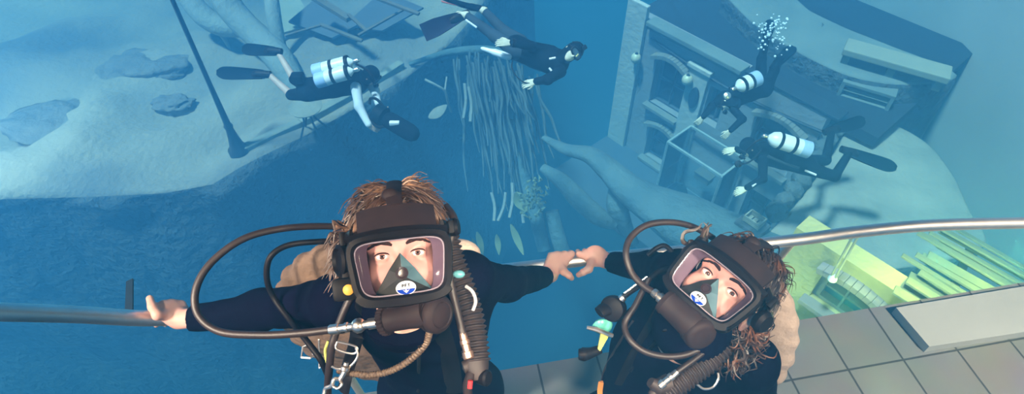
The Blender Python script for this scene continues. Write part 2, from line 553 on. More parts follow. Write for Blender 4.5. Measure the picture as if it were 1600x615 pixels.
# pilasters and mouldings
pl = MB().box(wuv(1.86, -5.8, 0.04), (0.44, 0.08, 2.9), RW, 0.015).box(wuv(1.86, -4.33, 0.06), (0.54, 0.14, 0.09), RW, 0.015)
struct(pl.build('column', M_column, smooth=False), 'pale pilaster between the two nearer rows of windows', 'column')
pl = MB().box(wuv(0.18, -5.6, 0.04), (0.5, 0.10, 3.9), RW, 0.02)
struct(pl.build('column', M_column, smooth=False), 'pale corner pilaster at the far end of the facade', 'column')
pts = [wuv(u, -4.28 - 0.16 * math.sin(math.pi * (u - 0.6) / 3.9), 0.03) for u in [0.6 + 3.9 * k / 16 for k in range(17)]]
struct(MB().tube(pts, 0.03, 8).build('trim_curved', M_iron), 'thin dark moulding sagging along the top of the facade', 'trim')
cor = MB().bar(wuv(0.5, -3.94, 0.02), wuv(2.7, -3.94, 0.02), 0.30, 0.10, bev=0.02).bar(wuv(0.5, -4.04, -0.02), wuv(2.7, -4.04, -0.02), 0.24, 0.08, bev=0.02)
struct(cor.build('cornice', M_ledge, smooth=False), 'worn pale cornice along the roof edge of the facade', 'cornice')
wn = ['far upper window of the facade with a curved pale hood', 'small dark window behind the diver with the silver cylinder',
      'near upper window of the facade with a curved pale hood', 'far lower window of the facade with a curved pale hood', 'dark lower window of the facade behind the reaching diver']
for i, (a, b, c, d, hood) in enumerate(wins):
    root = tag(MB().box(wuv((a + b) / 2, (c + d) / 2, -0.26), (b - a, 0.03, d - c), RW).build('window_%d' % (i + 1), M_darkglass, smooth=False), wn[i], 'window', kind='structure')
    fr = MB(); t = 0.05
    for (x0, x1, y0, y1) in [(a, a + t, c, d), (b - t, b, c, d), (a, b, c, c + t), (a, b, d - t, d), ((a + b) / 2 - t / 3, (a + b) / 2 + t / 3, c, d), (a, b, (c + d) / 2 - t / 3, (c + d) / 2 + t / 3)]:
        fr.box(wuv((x0 + x1) / 2, (y0 + y1) / 2, -0.21), (x1 - x0, 0.07, y1 - y0), RW, 0.006)
    fo = link_mesh('window_frame', fr.v, fr.f, M_sheet, None, False)
    fo.location = fo.location - root.location; fo.parent = root
    if hood:
        n = 12; hp = []
        for k in range(n + 1):
            s_ = k / n
            hp.append(wuv(a - .06 + (b - a + .12) * s_, d + 0.02 + 0.16 * math.sin(math.pi * s_), 0.07))
        hb = MB()
        for p, q in zip(hp[:-1], hp[1:]): hb.bar(p, q, 0.20, 0.09, bev=0.01)
        sl = hb.bar(wuv(a - .05, c - .04, 0.06), wuv(b + .05, c - .04, 0.06), 0.2, 0.08, bev=0.01)
        ho = link_mesh('window_hood', sl.v, sl.f, M_trim, None, False)
        ho.location = ho.location - root.location; ho.parent = root
cpg = MB().box(wuv(3.6, -3.97, -0.15), (1.8, 0.34, 0.06), RW, .01)  # added dark cap, tones down the bright lit top of the wall
struct(cpg.build('added_cap', M_iron, smooth=False), 'dark cap added to dim the sunlit near end of the facade top', 'added_cap')
# wall lanterns
for (u, z, lab) in [(1.70, -4.62, 'round pale wall lantern on the pilaster near the diver with the silver cylinder'), (0.42, -4.78, 'round pale wall lantern on the far corner of the facade')]:
    lt = empty('wall_lantern', wuv(u, z, 0.1), lab, 'wall lantern')
    MB().ball(wuv(u, z, 0.17), (0.105, 0.105, 0.115)).build('globe', mat('lantern_glass', (0.55, 0.50, 0.36), 0.4), lt)
    MB().tube([wuv(u, z - 0.12, 0.05), wuv(u, z - 0.14, 0.14), wuv(u, z - 0.07, 0.17)], 0.02, 8).lathe(wuv(u, z + .07, 0.17), (0, 0, 1), [(0, .06), (.03, .045), (.07, .01)], 12).build('bracket', M_iron, lt)
pq = MB().lathe(wuv(1.90, -4.98, 0.09), WN, [(0, .2), (0.03, .2), (0.045, .17)], 24)
pq.v = [tuple(wuv(1.90, -4.98, 0) + (Vector(v) - wuv(1.90, -4.98, 0)).dot(WD) * WD * 0.55 + (Vector(v) - wuv(1.90, -4.98, 0)).dot(WN) * WN + Vector((0, 0, (Vector(v) - wuv(1.90, -4.98, 0)).z * 1.25))) for v in pq.v]
tag(pq.build('oval_plaque', M_iron), 'dark oval plaque on the pale pilaster under the lantern', 'plaque')
# pavement in front
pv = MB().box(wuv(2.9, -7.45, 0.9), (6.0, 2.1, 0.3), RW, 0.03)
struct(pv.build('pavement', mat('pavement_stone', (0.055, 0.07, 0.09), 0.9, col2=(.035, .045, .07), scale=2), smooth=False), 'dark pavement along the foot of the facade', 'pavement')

# ------------------------------------------------------------------ glazed metal case in front of the facade
def cs(u, z, off): return wuv(u, z, off)
case = empty('display_case', cs(2.7, -7.3, 0.6), 'metal framed glass case on the pavement in front of the facade', 'display case')
c0, c1, cz0, cz1, o0, o1 = 2.02, 3.30, -7.28, -5.62, 0.12, 0.85
fb = MB()
for u in (c0, c1):
    for of in (o0, o1): fb.bar(cs(u, cz0, of), cs(u, cz1, of), 0.04, 0.04)
    for z in (cz0 + .03, cz1): fb.bar(cs(u, z, o0), cs(u, z, o1), 0.04, 0.04)
for z in (cz0 + .03, cz1):
    for of in (o0, o1): fb.bar(cs(c0, z, of), cs(c1, z, of), 0.045, 0.045)
fb.build('frame', mat('case_metal', (0.55, 0.62, 0.62), 0.35, 0.6), case, False)
gl = glassy('case_glass', (0.9, 0.97, 1.0), 0.03)
MB().box(cs((c0 + c1) / 2, (cz0 + cz1) / 2, o1), (c1 - c0 - .05, 0.01, cz1 - cz0 - .06), RW).build('front_pane', gl, case, False)
for u in (c0, c1): MB().box(cs(u, (cz0 + cz1) / 2, (o0 + o1) / 2), (0.01, o1 - o0 - .05, cz1 - cz0 - .06), RW).build('side_pane', gl, case, False)
MB().box(cs((c0 + c1) / 2, -6.45, 0.40), (c1 - c0 - .06, 0.5, 0.03), RW).build('shelf', gl, case, False)
MB().box(cs((c0 + c1) / 2, -7.22, 0.47), (c1 - c0 - .06, 0.66, 0.05), RW).build('bottom_board', M_sheet, case, False)
ur = empty('lidded_urn', cs(2.42, -7.195, 0.55), 'pale round urn with a domed lid inside the glass case', 'urn')
MB().lathe(cs(2.42, -7.195, .55), (0, 0, 1), [(0, .09), (.03, .09), (.08, .13), (.18, .17), (.28, .15), (.34, .10), (.36, .11)], 20).build('bowl', M_bench, ur)
MB().lathe(cs(2.42, -6.835, .55), (0, 0, 1), [(0, .115), (.04, .10), (.09, .05), (.11, .03), (.14, .035), (.16, .01)], 20).build('lid', M_bench, ur)
bx = MB().box(cs(2.75, -6.36, 0.38), (0.34, 0.2, 0.15), RW, 0.01).box(cs(2.75, -6.27, 0.38), (0.38, 0.24, 0.04), RW, 0.01)
tag(bx.build('casket', M_wood, smooth=False), 'small wooden casket on the shelf of the glass case', 'casket')
tag(MB().bar(cs(2.35, -7.24, 1.22), cs(3.15, -7.24, 1.22), 0.17, 0.10, bev=0.01).build('step_board', M_trim, smooth=False), 'pale board lying on the pavement before the glass case', 'board')

# ------------------------------------------------------------------ far walkway with bench and louvred box
ZW = -3.7
wk = [PZ(x, y, ZW) for x, y in [(1130, -10), (1190, 45), (1312, 112), (1420, 132), (1500, 116), (1400, 74), (1310, 38), (1240, 0), (1190, -50)]]
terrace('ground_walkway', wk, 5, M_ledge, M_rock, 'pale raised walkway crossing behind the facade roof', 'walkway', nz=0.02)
pa, pb = PZ(1318, 76, ZW + .2), PZ(1482, 122, ZW + .2)
bn = empty('bench', (pa + pb) / 2 - Vector((0, 0, .2)), 'long cream bench on the far walkway', 'bench')
MB().bar(pa + Vector((0, 0, .05)), pb + Vector((0, 0, .05)), 0.42, 0.12, bev=0.02).build('seat', M_bench, bn, False)
for f in (.06, .5, .94):
    q = pa.lerp(pb, f); dr = (pb - pa).normalized()
    MB().bar(q - Vector((0, 0, .2)), q, 0.3, 0.12, up=dr).build('leg', M_ledge, bn, False)
la, lb = PZ(1320, 118, ZW - .15), PZ(1402, 142, ZW - .15)
ld = (lb - la).normalized(); ln = Vector((ld.y, -ld.x, 0)); RL = Matrix((ld, -ln, Vector((0, 0, 1)))).transposed()
lv = empty('louvred_box', (la + lb) / 2 - Vector((0, 0, .6)), 'grey louvred box fixed under the far walkway', 'louvred box')
mid = (la + lb) / 2; L_ = (lb - la).length
hb = MB()
for z in (.02, -.56): hb.box(mid + Vector((0, 0, z)) + ln * .12, (L_, 0.3, 0.06), RL, .01)
for s_ in (-1, 1): hb.box(mid + ld * s_ * (L_ / 2 - .03) + Vector((0, 0, -.27)) + ln * .12, (0.06, 0.3, 0.6), RL, .01)
hb.box(mid + Vector((0, 0, -.27)) - ln * .02, (L_ - .06, 0.02, .55), RL)
hb.build('housing', M_ledge, lv, False)
for k in range(4):
    tl = Matrix.Rotation(R(35), 3, ld)
    MB().box(mid + Vector((0, 0, -.09 - .12 * k)) + ln * .17, (L_ - .13, 0.16, 0.03), tl @ RL).build('slat', M_ledge, lv, False)

# ------------------------------------------------------------------ ochre house close under the deck
H0 = P(1310, 455, 6.0)
def hw(px, py, off=0.0):
    r = FWD + RGT * ((px - 800) / FPX) - UPV * ((py - 307.5) / FPX)
    w0 = H0 + WN * off
    return CAM + r * ((w0 - CAM).dot(WN) / r.dot(WN))
def hu(px, py):
    q = hw(px, py) - H0
    return q.dot(WD), q.z
def hp(u, z, off=0.0): return H0 + WD * u + WN * off + Vector((0, 0, z))
wu0, wu1, wz0, wz1 = -0.20, 0.34, -0.30, 0.16
hb = MB()
for (a, b, c, d) in [(-.62, wu0, -3, .42), (wu1, 1.6, -3, .42), (wu0, wu1, -3, wz0), (wu0, wu1, wz1, .42)]:
    hb.box(hp((a + b) / 2, (c + d) / 2, -0.12), (b - a, 0.24, d - c), RW)
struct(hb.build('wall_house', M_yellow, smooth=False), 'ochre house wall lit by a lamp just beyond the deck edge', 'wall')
root = tag(MB().box(hp((wu0 + wu1) / 2, (wz0 + wz1) / 2, -0.16), (wu1 - wu0, 0.02, wz1 - wz0), RW).build('window_6', mat('blue_pane', (0.02, 0.10, 0.22), 0.2, col2=(.015, .07, .17)), smooth=False), 'framed window in the lamplit ochre wall below the rail', 'window', kind='structure')
fr = MB(); t = 0.045
for (x0, x1, y0, y1) in [(wu0, wu0 + t * 1.6, wz0, wz1), (wu1 - t, wu1, wz0, wz1), (wu0, wu1, wz0, wz0 + t), (wu0, wu1, wz1 - t * .6, wz1), ((wu0 + wu1) / 2 - .012, (wu0 + wu1) / 2 + .012, wz0, wz1), (wu0, wu1, -.09, -.065)]:
    fr.box(hp((x0 + x1) / 2, (y0 + y1) / 2, -0.10), (x1 - x0, 0.09, y1 - y0), RW, 0.006)
fo = link_mesh('window_frame', fr.v, fr.f, M_frame, None, False); fo.location -= root.location; fo.parent = root
hb = MB(); n = 10
pts = [hp(wu0 - .05 + (wu1 - wu0 + .12) * k / n, wz1 + .03 + .055 * math.sin(math.pi * k / n), .05) for k in range(n + 1)]
for p, q in zip(pts[:-1], pts[1:]): hb.bar(p, q, 0.13, 0.075, bev=.008)
hb.bar(hp(wu0 - .05, wz0 - .03, .05), hp(wu1 + .05, wz0 - .03, .05), .13, .06, bev=.008)
ho = link_mesh('window_hood', hb.v, hb.f, M_trim, None, False); ho.location -= root.location; ho.parent = root
# lamp arm reaching down to the window
la_, lb_ = hw(1338, 366, 0.30), hw(1301, 434, 0.22)
lp = empty('lamp', lb_, 'thin arm lamp with a pale cup hanging in front of the ochre window', 'lamp')
dx = WD * .018
MB().tube([la_ + dx, lb_ + dx], .011, 8).tube([la_ - dx, lb_ - dx], .011, 8).build('arm', M_frame, lp)
MB().lathe(lb_ + Vector((0, 0, .04)), (lb_ - la_), [(0, .012), (.015, .030), (.045, .040), (.065, .043), (.065, .034), (.03, .028)], 16).build('cup', mat('cup_enamel', (.40, .50, .50), .4), lp)
lamp('wall_light', 'POINT', hp(0.12, 0.50, 0.50), (0, 0, 0), 24, (0.85, 0.92, 0.22), shadow_soft_size=.05)
lamp('wall_light', 'POINT', hp(-0.48, -0.30, 0.45), (0, 0, 0), 15, (0.80, 0.92, 0.28), shadow_soft_size=.05)
# lean-to of loose planks
q0 = P(1395, 440, 5.5); vd = (P(1450, 352, 6.6) - q0).normalized()
pn = WD.cross(vd).normalized()
if pn.z < 0: pn = -pn
RP = Matrix((WD, vd, pn)).transposed()
pr = empty('plank_roof', q0 + WD * .7, 'slanting lean-to roof of loose planks lit yellow beside the ochre house', 'plank roof')
random.seed(11)
off = -0.12
k = 0
while off < 1.75:
    w = random.uniform(.10, .22)
    tw = Matrix.Rotation(R(random.uniform(-9, 9)), 3, WD) @ Matrix.Rotation(R(random.uniform(-3.5, 3.5)), 3, pn)
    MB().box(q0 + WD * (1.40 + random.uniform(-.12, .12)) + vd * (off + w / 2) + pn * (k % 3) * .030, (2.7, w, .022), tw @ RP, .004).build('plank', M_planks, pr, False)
    off += w + random.uniform(-.02, .03); k += 1
for s_ in (.45, 2.3): MB().bar(q0 + WD * s_ - vd * .15 - pn * .06, q0 + WD * s_ + vd * 1.8 - pn * .06, .07, .07, up=pn).build('rafter', M_wood, pr, False)
lamp('roof_light', 'POINT', q0 + WD * 1.0 + vd * .25 + pn * .55, (0, 0, 0), 40, (0.90, 0.94, 0.30), shadow_soft_size=.05)
lamp('roof_light', 'POINT', q0 + WD * .75 + vd * .75 + pn * .50, (0, 0, 0), 55, (0.90, 0.92, 0.25), shadow_soft_size=.05)
lamp('roof_light', 'POINT', q0 + WD * .15 + vd * -.05 + pn * .40, (0, 0, 0), 40, (0.90, 0.92, 0.25), shadow_soft_size=.05)
# small pale crate left on the pavement under the terrace
cp = P(1176, 350, 8.9)
ct = empty('slatted_crate', cp, 'small pale slatted crate below the pale terrace', 'crate')
for s_ in (-1, 1): MB().box(cp + WN * .09 * s_ + Vector((0, 0, .08)), (.26, .015, .05), RW).box(cp + WN * .09 * s_ + Vector((0, 0, .14)), (.26, .015, .04), RW).build('side', M_bench, ct, False)
for s_ in (-1, 1): MB().box(cp + WD * .12 * s_ + Vector((0, 0, .10)), (.02, .18, .12), RW).build('end', M_bench, ct, False)
for s_ in (-1, 0, 1): MB().box(cp + WD * .08 * s_ + Vector((0, 0, .06)), (.06, .18, .012), RW).build('slat', M_bench, ct, False)
st = MB().box(cp - Vector((0, 0, .5)), (.42, .34, 1.06), RW, .04)
struct(st.build('pillar', M_rock, smooth=False), 'dark masonry pillar under the small crate', 'pillar')

# ------------------------------------------------------------------ deck, added shade slab
EA, EB = Vector((-4.0, 1.2917 - .182 * 4, 0)), Vector((4.5, 1.2917 + .182 * 4.5, 0))
M_tile = bpy.data.materials.new('deck_tiles'); M_tile.use_nodes = True
nt = M_tile.node_tree; b = nt.nodes['Principled BSDF']
tc = nt.nodes.new('ShaderNodeTexCoord'); mp = nt.nodes.new('ShaderNodeMapping')
mp.inputs['Rotation'].default_value = (0, 0, -math.atan(.182))
mp.inputs['Location'].default_value = (0.02, 0.0, 0)
br = nt.nodes.new('ShaderNodeTexBrick'); br.offset = 0
br.inputs['Scale'].default_value = 1; br.inputs['Brick Width'].default_value = .27; br.inputs['Row Height'].default_value = .31
br.inputs['Mortar Size'].default_value = .005; br.inputs['Mortar Smooth'].default_value = .2
br.inputs['Color1'].default_value = (.21, .235, .235, 1); br.inputs['Color2'].default_value = (.26, .28, .27, 1); br.inputs['Mortar'].default_value = (.06, .07, .07, 1)
nz_ = nt.nodes.new('ShaderNodeTexNoise'); nz_.inputs['Scale'].default_value = 3; nz_.inputs['Detail'].default_value = 6
mx = nt.nodes.new('ShaderNodeMix'); mx.data_type = 'RGBA'; mx.blend_type = 'MULTIPLY'; mx.inputs[0].default_value = .5
nt.links.new(tc.outputs['Object'], mp.inputs[0]); nt.links.new(mp.outputs[0], br.inputs['Vector'])
nt.links.new(tc.outputs['Object'], nz_.inputs['Vector'])
nt.links.new(br.outputs['Color'], mx.inputs[6]); nt.links.new(nz_.outputs['Color'], mx.inputs[7])
nt.links.new(mx.outputs[2], b.inputs['Base Color'])
b.inputs['Roughness'].default_value = .55
bp = nt.nodes.new('ShaderNodeBump'); bp.inputs['Strength'].default_value = .6; bp.inputs['Distance'].default_value = .01; bp.invert = True
nt.links.new(br.outputs['Fac'], bp.inputs['Height']); nt.links.new(bp.outputs[0], b.inputs['Normal'])
dk = MB().prism([EA - Vector((0, 0, .3)), EB - Vector((0, 0, .3)), Vector((4.5, -3, -.3)), Vector((-4, -3, -.3))], (0, 0, .3))
dk.build('floor_deck', M_tile, smooth=False)
dko = bpy.data.objects['floor_deck']; struct(dko, 'tiled deck the two masked divers stand on', 'floor')
oh = Vector((0, .05, 3.4))
cl = MB().prism([EA + oh, EB + oh, Vector((4.5, -3, 3.4)), Vector((-4, -3, 3.4))], (0, 0, .25)); struct(cl.build('shade_slab', M_stone, smooth=False), 'unseen slab added above the deck to shade the divers from the sun', 'shade_slab')  # added out of view, only to keep direct sun off divers and deck
ed = (EB - EA).normalized(); en = Vector((-ed.y, ed.x, 0))
# thin pale slab added for a ghosted bright area at the deck's right end
sa = PZ(1400, 480, .05); sb_ = PZ(1640, 440, .05); sc = PZ(1640, 512, .05); sd = PZ(1452, 541, .05)
M_ghost = mat('ghost_patch_pale', (.38, .41, .41), .8, col2=(.32, .35, .35), scale=2.5, spread=.5)
stp = MB().prism([v - Vector((0, 0, .05)) for v in (sa, sb_, sc, sd)], (0, 0, .05))
struct(stp.build('step', M_ghost, smooth=False), 'thin pale slab added for a ghosted pale patch at the right end of the tiled deck', 'step')
# ------------------------------------------------------------------ hand rail
rail_px = [(-60, 485, 1.20), (0, 487, 1.25), (120, 491, 1.37), (232, 497, 1.50), (300, 492, 1.57), (450, 470, 1.70), (640, 440, 1.83), (830, 416, 1.93), (960, 401, 1.95), (1100, 389, 1.96), (1240, 375, 1.96), (1330, 363, 1.97), (1420, 354, 1.99), (1500, 350, 2.02), (1600, 348, 2.07), (1690, 347, 2.12)]
RAIL = spline([P(x, y, d) for x, y, d in rail_px], 8)
rl = empty('handrail', RAIL[40] - Vector((0, 0, .9)), 'curved polished steel handrail the two masked divers hold', 'handrail')
MB().tube(RAIL, 0.0195, 20).build('rail_tube', M_steel, rl)
def rail_at(px):
    best = None
    for a, b in zip(RAIL[:-1], RAIL[1:]):
        for k in range(10):
            p = a.lerp(b, k / 10); q = p - CAM
            x = 800 + FPX * q.x / q.dot(FWD)
            if best is None or abs(x - px) < best[0]: best = (abs(x - px), p, (b - a).normalized())
    return best[1], best[2]
for px in (1238, 470):
    p, d = rail_at(px)
    foot = Vector((p.x - .02, 1.2917 + .182 * p.x - .06, 0))
    pm = MB().tube([p, p + (foot - p) * .12 , foot], .015, 12)
    pm.lathe(foot, (0, 0, 1), [(0, .045), (.008, .045), (.012, .02)], 16)
    pm.build('post', M_steel, rl)
p, d = rail_at(190)
MB().bar(p + Vector((0, .02, -.02)), P(203, 438, 1.75), .018, .006).build('bracket', M_iron, rl, False)

# ------------------------------------------------------------------ street lamp on the sand
bpt = PZ(374, 236, ZS)
def lean(px, py):                     # same ground spot, height read off the picture
    r = FWD + RGT * ((px - 800) / FPX) - UPV * ((py - 307.5) / FPX)
    t = bpt.y / r.y
    return CAM.z + r.z * t
h1 = lean(325, 130) - ZS
sl = empty('street_lamp', bpt, 'dark iron street lamp standing on the sand terrace', 'street lamp')
MB().lathe(bpt, (0, 0, 1), [(-.1, .17), (.06, .17), (.12, .12), (.3, .085), (.5, .06), (.55, .075), (.6, .055)], 16).build('base', M_iron, sl)
MB().lathe(bpt + Vector((0, 0, .55)), (0, 0, 1), [(0, .055), (h1 - .6, .038), (h1 + 1.6, .03)], 14).build('pole', M_iron, sl)
MB().tube([bpt + Vector((0, 0, h1 + 1.9)), bpt + Vector((-.3, 0, h1 + 2.3)), bpt + Vector((-.8, 0, h1 + 2.35))], .03, 8).build('arm', M_iron, sl)
MB().lathe(bpt + Vector((-.8, 0, h1 + 2.33)), (0, 0, -1), [(0, .05), (.06, .12), (.2, .16), (.22, .14)], 14).build('lamp_head', M_iron, sl)

# ------------------------------------------------------------------ bleached tree, upper left
def onsand(px, py, h): return PZ(px, py, ZS + h)
def limb(pts, rads, seg=14, flat=1.0):
    sp = spline(pts, 7); rr = lerps(rads, len(sp))
    rr = [r * (1 + .12 * noise.noise(p * 1.3)) for r, p in zip(rr, sp)]
    return MB().tube(sp, rr, seg, flat=flat)
tr = empty('bleached_tree', onsand(470, 152, 0), 'pale bleached tree with bare curved limbs on the sand terrace', 'tree')
limb([onsand(482, 165, -.05), onsand(462, 132, .1), onsand(436, 92, .35), onsand(408, 62, .5), onsand(378, 34, .7), onsand(354, 2, 1.0), onsand(345, -40, 1.4)], [.10, .20, .27, .27, .27, .26, .24]).build('trunk', M_trunk, tr)
limb([onsand(412, 64, .45), onsand(385, 47, .5), onsand(345, 40, .55), onsand(318, 24, .7), onsand(298, 0, .9), onsand(280, -40, 1.2)], [.14, .17, .2, .21, .2, .18]).build('limb', M_trunk, tr)
limb([onsand(440, 82, .3), onsand(432, 50, .6), onsand(426, 15, .9), onsand(420, -40, 1.3)], [.12, .14, .14, .12]).build('limb', M_trunk, tr)
for pts in ([(400, 50, .5), (430, 78, .45), (452, 112, .2), (478, 150, .05)], [(330, 35, .6), (352, 62, .2), (360, 80, 0)]):
    limb([onsand(*q) for q in pts], [.05, .05, .035]).build('twig', M_trunk, tr)

# ------------------------------------------------------------------ heaps of timber and sheets behind it
def slab_px(px, h, t, m, label, name, cat):
    pts = [onsand(x, y, hh) for (x, y), hh in zip(px, h)]
    n = (pts[1] - pts[0]).cross(pts[2] - pts[0]).normalized()
    if n.z < 0: n = -n
    o = MB().prism(pts, n * t).build(name, m, smooth=False)
    return tag(o, label, cat)
slab_px([(452, 36), (520, 62), (562, 40), (500, -4)], [.3, .3, .45, .5], .05, M_sheet, 'grey roofing sheet lying flat beside the bleached tree', 'roofing_sheet', 'roofing sheet')
slab_px([(536, 44), (598, 50), (662, 14), (598, -12)], [.35, .3, .5, .6], .05, M_sheet, 'grey roofing sheet under the crossed timbers', 'roofing_sheet', 'roofing sheet')
slab_px([(438, 56), (492, 42), (470, 2), (428, -6)], [.12, .14, .22, .2], .06, M_bench, 'pale square board leaning by the bleached tree', 'pale_board', 'board')
tm = [((488, -6), (546, 30), .75, .13, 'broken pale timber with a splintered end, nearest the bleached tree'), ((500, 38), (566, 64), .5, .07, 'thin pale timber along the lower edge of the heap'),
      ((544, 22), (575, 50), .7, .06, 'short timber crossing the middle of the heap'), ((575, -8), (655, 22), .8, .07, 'long timber at the far side of the heap'), ((560, 55), (632, 14), .5, .05, 'thin timber slanting back across the grey sheet'), ((445, 56), (500, 40), .3, .05, 'thin timber beside the pale square board')]
COLL = []
for (a, b, h, w, lab) in tm:
    COLL.append(1)
    t_ = MB().bar(onsand(*a, h + .22 + .12 * len(COLL)), onsand(*b, h + .10 + .12 * len(COLL)), w, w * .7, bev=.01)
    tag(t_.build('timber', M_wood, smooth=False), lab, 'timber', 'timbers of the collapsed heap')
# little table on the sand
tb = onsand(490, 208, 0)
tt = empty('garden_table', tb, 'tiny pale garden table on the sand near the rim', 'table')
MB().lathe(tb + Vector((0, 0, .55)), (0, 0, 1), [(0, .26), (.03, .28), (.045, .26)], 20).build('table_top', M_mound, tt)
for k in range(4):
    g = math.pi / 4 + math.pi / 2 * k
    MB().tube([tb + Vector((.08 * math.cos(g), .08 * math.sin(g), .55)), tb + Vector((.10 * math.cos(g), .10 * math.sin(g), .3)), tb + Vector((.26 * math.cos(g), .26 * math.sin(g), 0))], .018, 8).build('leg', M_iron, tt)

# ------------------------------------------------------------------ banyan with hanging roots, middle
by = empty('banyan_tree', P(820, 330, 11.5), 'sunken banyan tree with curtains of hanging roots in the middle', 'tree')
random.seed(5)
limb([P(640, 100, 12.0), P(700, 82, 11.8), P(760, 78, 11.6), P(800, 88, 11.5), P(845, 110, 11.5)], [.04, .07, .09, .07, .03]).build('bough', M_root, by)
limb([P(850, 215, 10.6), P(885, 233, 10.3), P(922, 242, 10.1), P(955, 268, 10), P(990, 300, 9.8), P(1050, 335, 9.6), P(1130, 375, 9.3), P(1240, 430, 9.0)], [.07, .15, .22, .29, .42, .58, .74, .82], flat=.6).build('root', M_root, by)
limb([P(848, 262, 10.6), P(880, 285, 10.4), P(905, 312, 10.2), P(935, 338, 10.1), P(960, 352, 10.2)], [.08, .14, .17, .17, .08]).build('root', M_root, by)
limb([P(972, 285, 10), P(965, 320, 10.1), P(975, 350, 10.3), P(990, 380, 10.6)], [.2, .2, .14, .1]).build('root', M_root, by)
limb([P(862, 330, 10.7), P(872, 370, 10.8), P(884, 410, 11)], [.12, .14, .14]).build('root', M_root, by)
limb([P(800, 150, 11.6), P(790, 210, 11.5), P(812, 270, 11.4), P(835, 330, 11.3), P(850, 390, 11.4)], [.12, .16, .16, .14, .12]).build('trunk', M_root, by)
for i in range(62):
    x0 = random.triangular(695, 850, 770); y0 = 78 + (x0 - 700) * .18 + random.uniform(-6, 30)
    ln_ = random.uniform(60, 235); x1 = x0 + (x0 - 745) * .14 + ln_ * .16 + random.uniform(-16, 16)
    d0 = 11.5 + random.uniform(-.5, .5)
    pts = []
    for k in range(5):
        s_ = k / 4
        pts.append(P(x0 + (x1 - x0) * s_ + random.uniform(-3.5, 3.5), y0 + ln_ * s_, d0 - .25 * s_))
    sp = spline(pts, 4)
    MB().tube(sp, lerps([.022, .03, .026, .012], len(sp)), 6).build('aerial_root', M_vine, by)
for (a, b) in [((790, 300), (778, 345)), ((800, 285), (796, 340)), ((805, 300), (818, 348)), ((768, 300), (772, 345)), ((732, 135), (735, 190)), ((726, 130), (724, 185))]:
    sp = spline([P(*a, 10.6), P((a[0] + b[0]) / 2 + 3, (a[1] + b[1]) / 2, 10.6), P(*b, 10.55)], 5)
    MB().tube(sp, .028, 6).build('aerial_root', M_trunk, by)
def frond(a, b, w, d, m, n=7):
    """A leaf blade from a to b (pixels) with a raised midrib."""
    pa, pb = P(*a, d), P(*b, d + .1)
    ax = (pb - pa); sd = ax.cross(FWD).normalized(); up = sd.cross(ax).normalized()
    vs = []; fs = []
    for k in range(n + 1):
        s_ = k / n; ww = w * math.sin(math.pi * min(.97, s_ * .93 + .05)) ** .8
        c = pa + ax * s_ + up * (.06 * math.sin(math.pi * s_))
        vs += [c - sd * ww, c + up * ww * .35, c + sd * ww, c - up * .012]
    for k in range(n):
        for j in range(4): fs.append([k * 4 + j, k * 4 + (j + 1) % 4, k * 4 + 4 + (j + 1) % 4, k * 4 + 4 + j])
    fs += [[0, 1, 2, 3], [n * 4 + 3, n * 4 + 2, n * 4 + 1, n * 4]]
    mb = MB(); mb.add(vs, fs); return mb
for (a, b, w, d) in [((745, 362), (755, 398), .055, 10.0), ((776, 366), (780, 398), .05, 10), ((798, 350), (818, 398), .06, 10), ((738, 372), (744, 396), .035, 10), ((806, 300), (822, 330), .12, 10.4)]:
    frond(a, b, w, d, M_leaf).build('frond', M_leaf, by)
lf = MB()
for i in range(70):
    x = random.gauss(836, 9); y = random.gauss(312, 16); g = random.uniform(0, 6.28)
    f_ = frond((x, y), (x + 6 * math.cos(g), y + 6 * math.sin(g)), .028, 10.4 + random.uniform(-.15, .15), M_leaf, 3)
    lf.add(f_.v, f_.f)
lo = lf.build('leaf_cluster', M_leaf, by)
MB().tube(spline([P(664, 124, 10.6), P(680, 132, 10.6), P(695, 142, 10.7), P(700, 160, 10.9), P(705, 175, 11.1)], 5), .022, 6).tube(spline([P(695, 142, 10.7), P(698, 120, 10.8)], 4), .016, 6).build('twig', M_trunk, by)
frond((670, 184), (698, 164), .09, 10.6, M_trunk).build('frond', M_mound, by)

# low dark outcrops on the sand
for (px, py, w, h, lab) in [(215, 105, 1.0, .2, 'dark low rock outcrop at the far left of the sand'), (95, 190, 1.0, .14, 'dark flat rock shelf nearer the rim of the sand'), (268, 160, .4, .1, 'small dark rock on the sand left of the street lamp')]:
    c = onsand(px, py, 0); b = bmesh.new(); bmesh.ops.create_icosphere(b, subdivisions=4, radius=1)
    vs = []
    for v in b.verts:
        q = v.co * (1 + .35 * noise.fractal(v.co * 1.5 + Vector((px, 0, 0)), 1, 2, 4))
        vs.append(c + Vector((q.x * w, q.y * w * .55, q.z * h)))
    fs = [[v.index for v in f.verts] for f in b.faces]; b.free()
    tag(link_mesh('rock_outcrop', vs, fs, M_outcrop), lab, 'rock')
